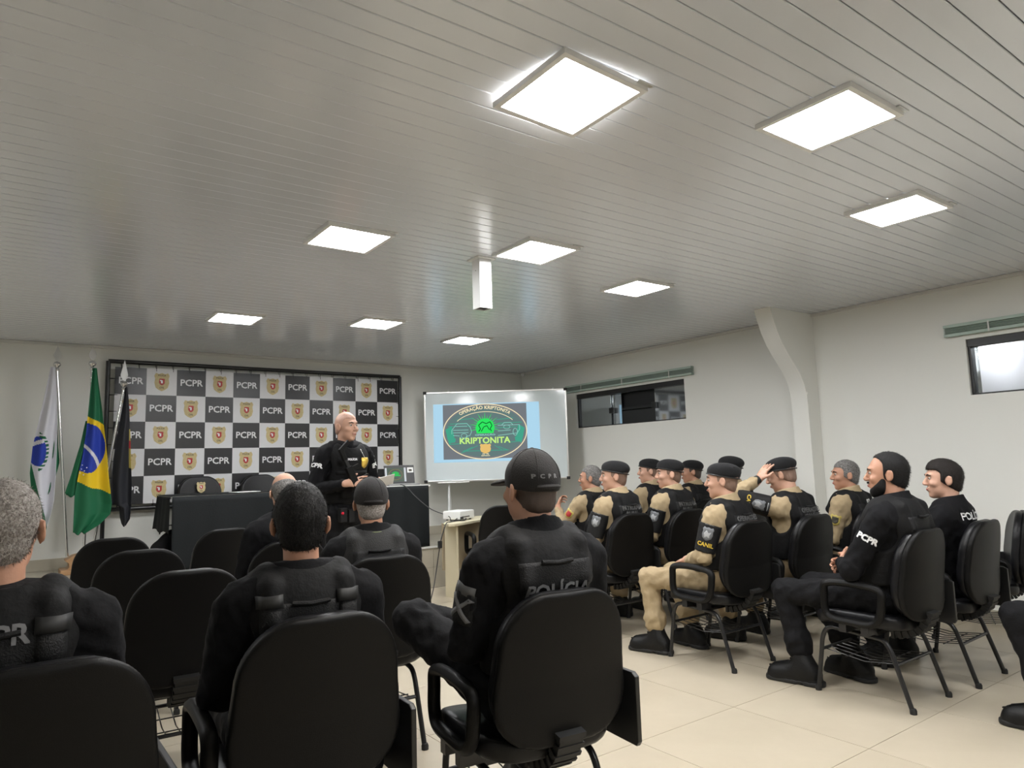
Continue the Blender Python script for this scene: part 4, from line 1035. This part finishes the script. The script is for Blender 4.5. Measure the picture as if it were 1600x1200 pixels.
    if hat == 'beret':
        Rb = R@rotm(0,.10,.16)
        g = F().el(P(.007,-.018,.070),(.0925,.1145,.058),Rb).el(P(0,-.009,.050),(.0845,.107,.055),R,k=.02)
        g.plane(P(0,.0,.036),R@unit(A([0,.20,-1])),.006); g.post = lambda p: .0018*np.sin(55*p[:,0]+20*p[:,1])*np.sin(47*p[:,2]+12*p[:,1])
        o = fobj('beret', g, .007, FELT, t)
        lo_ = [tuple(P(.088*math.sin(a),-.008+.110*math.cos(a),.036+.022*math.cos(a))) for a in np.linspace(0,2*math.pi,36,endpoint=False)]
        MB().tube(lo_, .0045, 8, True).build('beret_band', mat('black_leather_band',(.012,.012,.012),.5), o, True)
    if hat == 'cap':
        g = F().el(P(0,-.012,.036),(.088,.109,.104),R).plane(P(0,-.02,.006),R@unit(A([0,.10,-1])),.004)
        g.post = lambda p: .0012*np.sin(60*p[:,0]+25*p[:,2])*np.sin(38*p[:,2]+12*p[:,1])
        o = fobj('cap', g, .006, CAPM, t)
        bg = F().el(P(0,.112,.020),(.080,.082,.016),R@rotm(0,-.16,0)).el(P(0,.110,.004),(.088,.088,.016),R@rotm(0,-.16,0),op='s').plane(P(0,.06,0),R@A([0,-1,0]))
        fobj('peak', bg, .005, CAPM, o)
        MB().sphere(tuple(P(0,-.012,.140)), .008, 6, (1,1,.6)).build('button', CAPM, o, True)
        for k in range(6):
            a = math.pi/6+k*math.pi/3; pts = [tuple(P(.0895*math.sin(a)*math.sin(q),-.012+.1105*math.cos(a)*math.sin(q),.036+.1055*math.cos(q))) for q in np.linspace(.05,1.5,12)]
            MB().tube(pts, .0012, 4).build('seam', CAPM, o)
        st = [tuple(P(.050*math.sin(a),-.012-.108*math.cos(a*.62),.012+.004*math.cos(a))) for a in np.linspace(-1,1,12)]
        MB().tube(st, .009, 6).build('strap', CAPM, o, True)
        if extra and extra.get('captext'):
            dR = R@A([0,1,0]); decal_text(g, '  '.join(extra['captext']), .019, P(-.020,-.4,.050), R@A([1.1,0,0]), R@A([0,0,1]), dR, GREYTXT, o, off=.0015, bold=.0008)
    return t, dict(body=bf, shirt=sf, vest=vf, P=P, R=R, so=so)
# ================================================================== who sits where
PX, PY = 2.354, 5.60
def look(x, y, rot, lim=.85):
    a = math.atan2(-(PX-x), PY-y); return max(-lim, min(lim, a-rot))
deg = math.radians
# ---- empty chairs
chair('empty black chair furthest forward in the left column before the stage', .66, 5.70, deg(-3))
chair('empty black chair second from the stage in the left column', .67, 4.70, deg(-2))
chair('empty black chair just behind the grey-haired man in the left column, nearest of the empties', .70, 3.60, deg(-4))
chair('black chair in front of the balding man, mostly hidden', 1.37, 5.80, deg(4))
chair('empty black chair with looped armrest beside the beige projector desk', 4.24, 6.16, deg(-18))
chair('black chair cut off by the right edge of the picture', 5.42, 2.12, deg(24))
# ---- occupied chairs
C = {}
for k, lab, x, y, r in [('grey','black chair of the grey-haired man at the bottom left corner',.10,2.22,0), ('dark','black chair of the dark-haired man in the foreground',.78,2.28,deg(-3)),
    ('cap','large black chair of the man in the lettered cap, silver sticker at its foot',1.53,2.08,deg(-7)), ('gcap','black chair of the capped man with grey hair in the middle',1.52,3.37,deg(-6)),
    ('bald','black chair of the balding man',1.42,4.50,0), ('beard','black chair of the bearded man with its looped armrest in full view',4.05,2.10,0), ('pol','black chair of the man with white lettering on his back',4.72,2.06,deg(2)),
    ('b3','black chair of the beret wearer with yellow armband lettering and khaki trousers',3.97,3.13,0), ('hand','black chair of the man holding his head',4.62,3.07,deg(2)),
    ('b1','black chair of the leftmost beret wearer',4.04,4.25,0), ('b2','black chair of the second beret wearer from the left',4.62,4.17,0),
    ('g07','black chair of the grey-haired khaki man by the pillar',5.45,3.07,0), ('b1140','black chair of the beret wearer right behind the front beret row',5.40,4.13,0),
    ('kg','black chair of the grey-haired khaki man nearest the whiteboard',4.53,5.05,0), ('b1020','black chair of the beret wearer half hidden in the far row',5.33,5.05,0), ('b1085','black chair of the far beret wearer by the wall',5.92,5.0,0),
    ('row0','black chair just outside the right edge behind the bearded man',4.22,.96,0)]:
    C[k] = chair(lab, x, y, r)
# ---- foreground, seen from behind
FADE = mat('faded_short_hair', (.17,.105,.075), .6, vary=(220,.25,(.24,.15,.11)))
FADED = mat('dark_faded_hair', (.045,.032,.026), .6, vary=(220,.25,(.075,.05,.04)))
r = deg(-4)
person('person', 'grey-haired man in black shirt and vest at the bottom left corner, seen from behind', .02, 2.24, r, seated(head=(-.12,0,0),lean=-.02,sh=.195), skin=SKIN2, hair=('short',HAIRG), strands=9000, h=.009, hres=.008,
       rear=(['PCPR'],.062,GREYTXT,.075), buckles=True, face=False, scale=1.005, collar=-.03)
r = deg(-8)
person('person', 'dark-haired man in black with strapped vest in the foreground, seen from behind', .79, 2.30, r, seated(head=(-.16,0,0),sh=.195), skin=SKIN2, hair=('full',HAIRB), strands=9000, h=.009, hres=.008, buckles=True, face=False, scale=.972, collar=.02)
r = deg(-10)
J = seated(head=(.14,.03,0), sh=.195, lean=.01); J['kneL'] = A([-.29,.30,.73]); J['ankL'] = A([.10,.36,.61]); J['toeL'] = A([1,.25,0])
person('person', 'man in black cap lettered on the back and black vest, centre foreground, legs crossed', 1.54, 2.09, r, J, skin=SKIN, hair=('stub',FADED), hat='cap', h=.009, hres=.008, rear=(['POLÍCIA'],.062,GREYTXT,-.012),
       sleeve=[('L','patch',0,None)], extra=dict(captext='PCPR'), face=True, scale=1.035, collar=.06)
r = deg(-10)
gp, gi = person('person', 'man in plain black cap over grey hair and charcoal vest, middle of the left block', 1.53, 3.38, r, seated(head=(-.12,0,0)), skin=SKIN2, hair=('short',HAIRG), hat='cap', h=.011, vest=VESTG, face=False, scale=.965, collar=.05, shirt=BLACKFAB2)
decal_slab(gi['shirt'], (0,-.7,1.045), (1,0,0), (0,0,1), .045, .035, (0,1,0), .003, mat('green_patch',(.12,.16,.05),.7,vary=(40,.2,(.25,.28,.10))), gi['so'], 'collar_patch', 4, 3)
person('person', 'balding man in black jacket in front of the dark-haired man', 1.44, 4.52, deg(8), seated(head=(-.25,-.05,0),sh=.20), skin=SKIN3, hair=('fringe',HAIRS), vest=None, h=.013, face=False, scale=1.0)
# ---- right block
def khaki(label, x, y, rot=0., **k):
    J = k.pop('J', None) or seated(head=(look(x,y,rot)*k.pop('turn',1.0), k.pop('nod',0.), 0), ky=k.pop('ky',.43), ay=k.pop('ay',(.36,.33)))
    return person('person', label, x, y, rot, J, shirt=KHAKI, trousers=KHAKI, collar=.065, **k)
khaki('beret wearer in khaki with yellow armband lettering, nearest khaki figure, in profile', 3.97, 3.14, deg(6), hat='beret', hair=('stub',FADE), skin=SKIN3, h=.009, hres=.0065, armband=('CANIL',YELTXT), rear=(['OPERAÇÕES','COM CÃES'],.044,DIMTXT), scale=.982, ky=.46, ay=(.40,.30), detail=True)
khaki('man in black beret and khaki with grey armband patch, leftmost beret in the right block', 4.04, 4.25, deg(4), hat='beret', hair=('stub',FADE), skin=SKIN3, h=.010, armband=('',WHITETXT), rear=(['PATRULHA','RURAL'],.046,DIMTXT), scale=1.01)
khaki('man in black beret and khaki with lettered vest, second beret from the left', 4.62, 4.18, deg(4), hat='beret', hair=('stub',FADE), skin=SKIN3, h=.010, armband=('',WHITETXT), rear=(['PATRULHA','RURAL'],.046,DIMTXT), scale=1.01)
khaki('man in black beret and khaki in the far row between the two lettered vests', 5.33, 5.06, 0, hat='beret', hair=('stub',FADE), skin=SKIN3, h=.013, scale=1.02)
khaki('man in black beret with darker skin in the far row by the wall', 5.92, 5.01, 0, hat='beret', hair=('stub',FADED), skin=SKIN2, h=.013, scale=1.0)
khaki('man in black beret and khaki seen from behind, right of the nearest beret wearer', 5.40, 4.14, 0, hat='beret', hair=('stub',FADED), skin=SKIN2, h=.013, scale=1.02, turn=.35)
khaki('grey-haired man in khaki with red and gold sleeve badge nearest the whiteboard', 4.53, 5.06, 0, hair=('short',HAIRS), strands=3000, skin=SKIN2, h=.011, hres=.007,
      J=seated(head=(.7,0,0), el={'L':[-.27,.02,.76]}, wr={'L':[-.20,.17,.93]}), hands={'L':((.5,.3,.6),(.7,-.5,0),.9)}, sleeve=[('L','badge',0,RED)], scale=.985)
khaki('grey-haired man in khaki with vest number 07 in front of the pillar', 5.45, 3.08, deg(2), hair=('short',HAIRS), strands=3000, skin=SKIN2, h=.010, hres=.007, rear=(['07'],.052,WHITETXT,.09), sleeve=[('L','badge',0,DKPRINT)], scale=.975, turn=.9)
JH = seated(head=(.35,-.30,0), el={'L':[-.37,.13,1.06]}, wr={'L':[-.165,.02,1.175]}, hy=.03, drop=.0)
hx, hinfo = khaki('man in black beret and khaki resting his left hand on his head', 4.62, 3.08, deg(4), J=JH, hat='beret', hair=('stub',FADE), skin=SKIN3, h=.009, hres=.0055, armband=('CANIL',YELTXT), rear=(['OPERAÇÕES','COM CÃES'],.044,DIMTXT),
      hands={'L':((.52,-.30,.78),(.80,-.15,-.45),.30)})
w_ = F().rc(JH['wrL']-unit(JH['wrL']-JH['elL'])*.045,JH['wrL']-unit(JH['wrL']-JH['elL'])*.012,.036,.033); fobj('watch', w_, .006, RUBBER, hx)
J = seated(head=(look(4.05,2.1,0),0,0), ky=.47, ay=(.37,.22), lean=.03, el={'L':[-.27,-.02,.70]}, wr={'L':[-.06,.15,.70],'R':[.06,.17,.69]}, sh=.195)
person('person', 'bearded man in black with white lettering on his sleeve, nearest of the right block', 4.05, 2.10, 0, J, skin=SKIN2, hair=('short',HAIRB), beard=HAIRB, strands=5000, detail=True, h=.008, hres=.006, sleeve=[('L','PCPR',.045,WHITETXT)], scale=1.012, collar=.05,
       hands={'L':((.85,.35,.15),(.1,-.9,-.2),.5),'R':((-.85,.35,-.05),(-.1,-.9,-.2),.5)})
person('person', 'dark-haired man in black with white lettering across his back, right of the bearded man', 4.73, 2.07, deg(2), seated(head=(look(4.73,2.07,0),0,0),lean=.01), skin=SKIN3, hair=('full',HAIRD), strands=5000, h=.009, hres=.0065, vest=None, rear=(['POLÍCIA'],.062,WHITETXT,.075), scale=.968, collar=.04)
person('person', 'man in black of whom only a bent leg and boot enter at the right edge', 4.22, .96, deg(-2), seated(head=(.4,0,0), ky=.46, ay=(.34,.28)), skin=SKIN, hair=('short',HAIRB), h=.013, detail=True)
# ---- the presenter
bx_, by_ = .12, -1.0; rotp = math.atan2(-bx_, by_)
J = standing(head=(.24,-.03,0))
J['elR'] = A([.295,.01,1.15]); J['wrR'] = A([.12,.25,1.20]); J['elL'] = A([-.285,-.03,1.16]); J['wrL'] = A([-.13,.22,1.16])
tp, pi = person('person', 'standing presenter with shaved head in black tactical gear gesturing before the banner', PX, PY, rotp, J, skin=SKIN3, h=.008, hres=.0055, hair=('stub',mat('shaved_scalp',(.50,.30,.225),.5)), front=[('POLÍCIA',.022,WHITETXT,.02,.045)],
    sleeve=[('R','PCPR',.05,WHITETXT),('L','PCPR',.05,WHITETXT)], hands={'R':((-.92,.30,.12),(.1,-.75,-.35),.18),'L':((.35,.85,.1),(.6,-.15,.5),.75)}, scale=1.02, collar=.03)
vv = pi['vest']; c_ = J['che']
bd = decal_slab(vv, (-.095,.6,c_[2]+.015), (-1,0,0), (0,0,1), .062, .085, (0,-1,0), .008, GOLDM, tp, 'badge', outline=SHIELD)
MB().tube([tuple(p) for p in trace(vv, [(-.07,.6,c_[2]+.13),(-.085,.6,c_[2]+.09),(-.095,.6,c_[2]+.055)], (0,-1,0), eps=.006)], .003, 6).build('badge_chain', STEEL, bd)
decal_slab(vv, (.02,.6,c_[2]+.045), (-1,0,0), (0,0,1), .11, .026, (0,-1,0), .004, WEB, tp, 'name_tape', 6, 2)
MB().cbox((.12,.16,.95),(.03,.025,.055)).build('belt_pouch', WEB, tp, bevel=.006); MB().cbox((.05,.165,.94),(.025,.02,.05)).build('belt_pouch', WEB, tp, bevel=.006)
MB().sphere((.135,.19,.965), .012, 6).build('red_light', mat('red_lens',(.6,.02,.05),.3), tp, True)
mw = tp.matrix_basis.copy()
def world(p): return Matrix.Translation((PX,PY,0)) @ Matrix.Rotation(rotp,4,'Z') @ Matrix.Scale(1.02,4) @ Vector(p)
# slung carbine across the chest
rf = thing('carbine', 'black carbine with folded stock slung across the presenter chest', 'rifle'); rf.location = world((.085,.262,1.235)); 
ax = (Matrix.Rotation(rotp,3,'Z') @ Vector((-.40,.04,-.90))).normalized(); sd = (Matrix.Rotation(rotp,3,'Z') @ Vector((0,1,0))); sd = (sd-ax*sd.dot(ax)).normalized(); uu = sd.cross(ax)
Mr = Matrix((uu, sd, ax)).transposed().to_4x4(); Mr.translation = rf.location; rf.matrix_basis = Mr
MB().box((-.028,-.02,-.10),(.028,.02,.12)).build('receiver', PLAST, rf, bevel=.005)
MB().box((-.014,-.014,-.25),(.014,.014,-.10)).build('stock_tube', TUBE, rf, bevel=.004)
MB().prism([(-.02,-.26),(.085,-.30),(.085,-.27),(.02,-.235),(.012,-.16),(-.02,-.16)], -.016, .016).build('stock', PLAST, rf, bevel=.005)
MB().box((-.022,-.022,.12),(.022,.022,.29)).build('handguard', mat('olive_polymer',(.045,.045,.03),.6), rf, bevel=.006)
MB().tube([(0,0,.29),(0,0,.40)], .009, 8).build('barrel', TUBE, rf, True)
MB().box((.025,-.012,.02),(.14,.012,.07)).build('magazine', PLAST, rf, bevel=.004)
MB().box((.025,-.012,-.09),(.09,.012,-.055)).build('grip', PLAST, rf, bevel=.005)
sheet = MB().box((-.10,-.002,-.065),(.10,.002,.065)).build('paper_sheet', mat('white_paper',(.78,.78,.77),.6)); tag(sheet, 'white paper sheet held in the presenter left hand', 'paper')
sheet.matrix_basis = Matrix.Translation(world((-.135,.335,1.20))) @ Matrix.Rotation(rotp,4,'Z') @ Matrix.Rotation(deg(-50),4,'X') @ Matrix.Rotation(deg(20),4,'Y')
# chairs behind the table facing the room
for lab, x, bdg in [('black chair with a gold badge on its back behind the stage table', 1.74, True), ('plain black chair behind the middle of the stage table', 2.37, False), ('black chair behind the laptop end of the stage table', 3.62, False)]:
    c = chair(lab, x, 7.79, math.pi, ZS, .93, 'chairs behind the stage table', False)
    if bdg:
        o = link('badge_sticker', emblem_mesh(.10,.125,'badge_sticker'), c); o.matrix_basis = Matrix.Translation((0,-.195,.80)) @ Matrix.Rotation(math.radians(9),4,'X') @ Matrix.Rotation(math.pi,4,'Z')
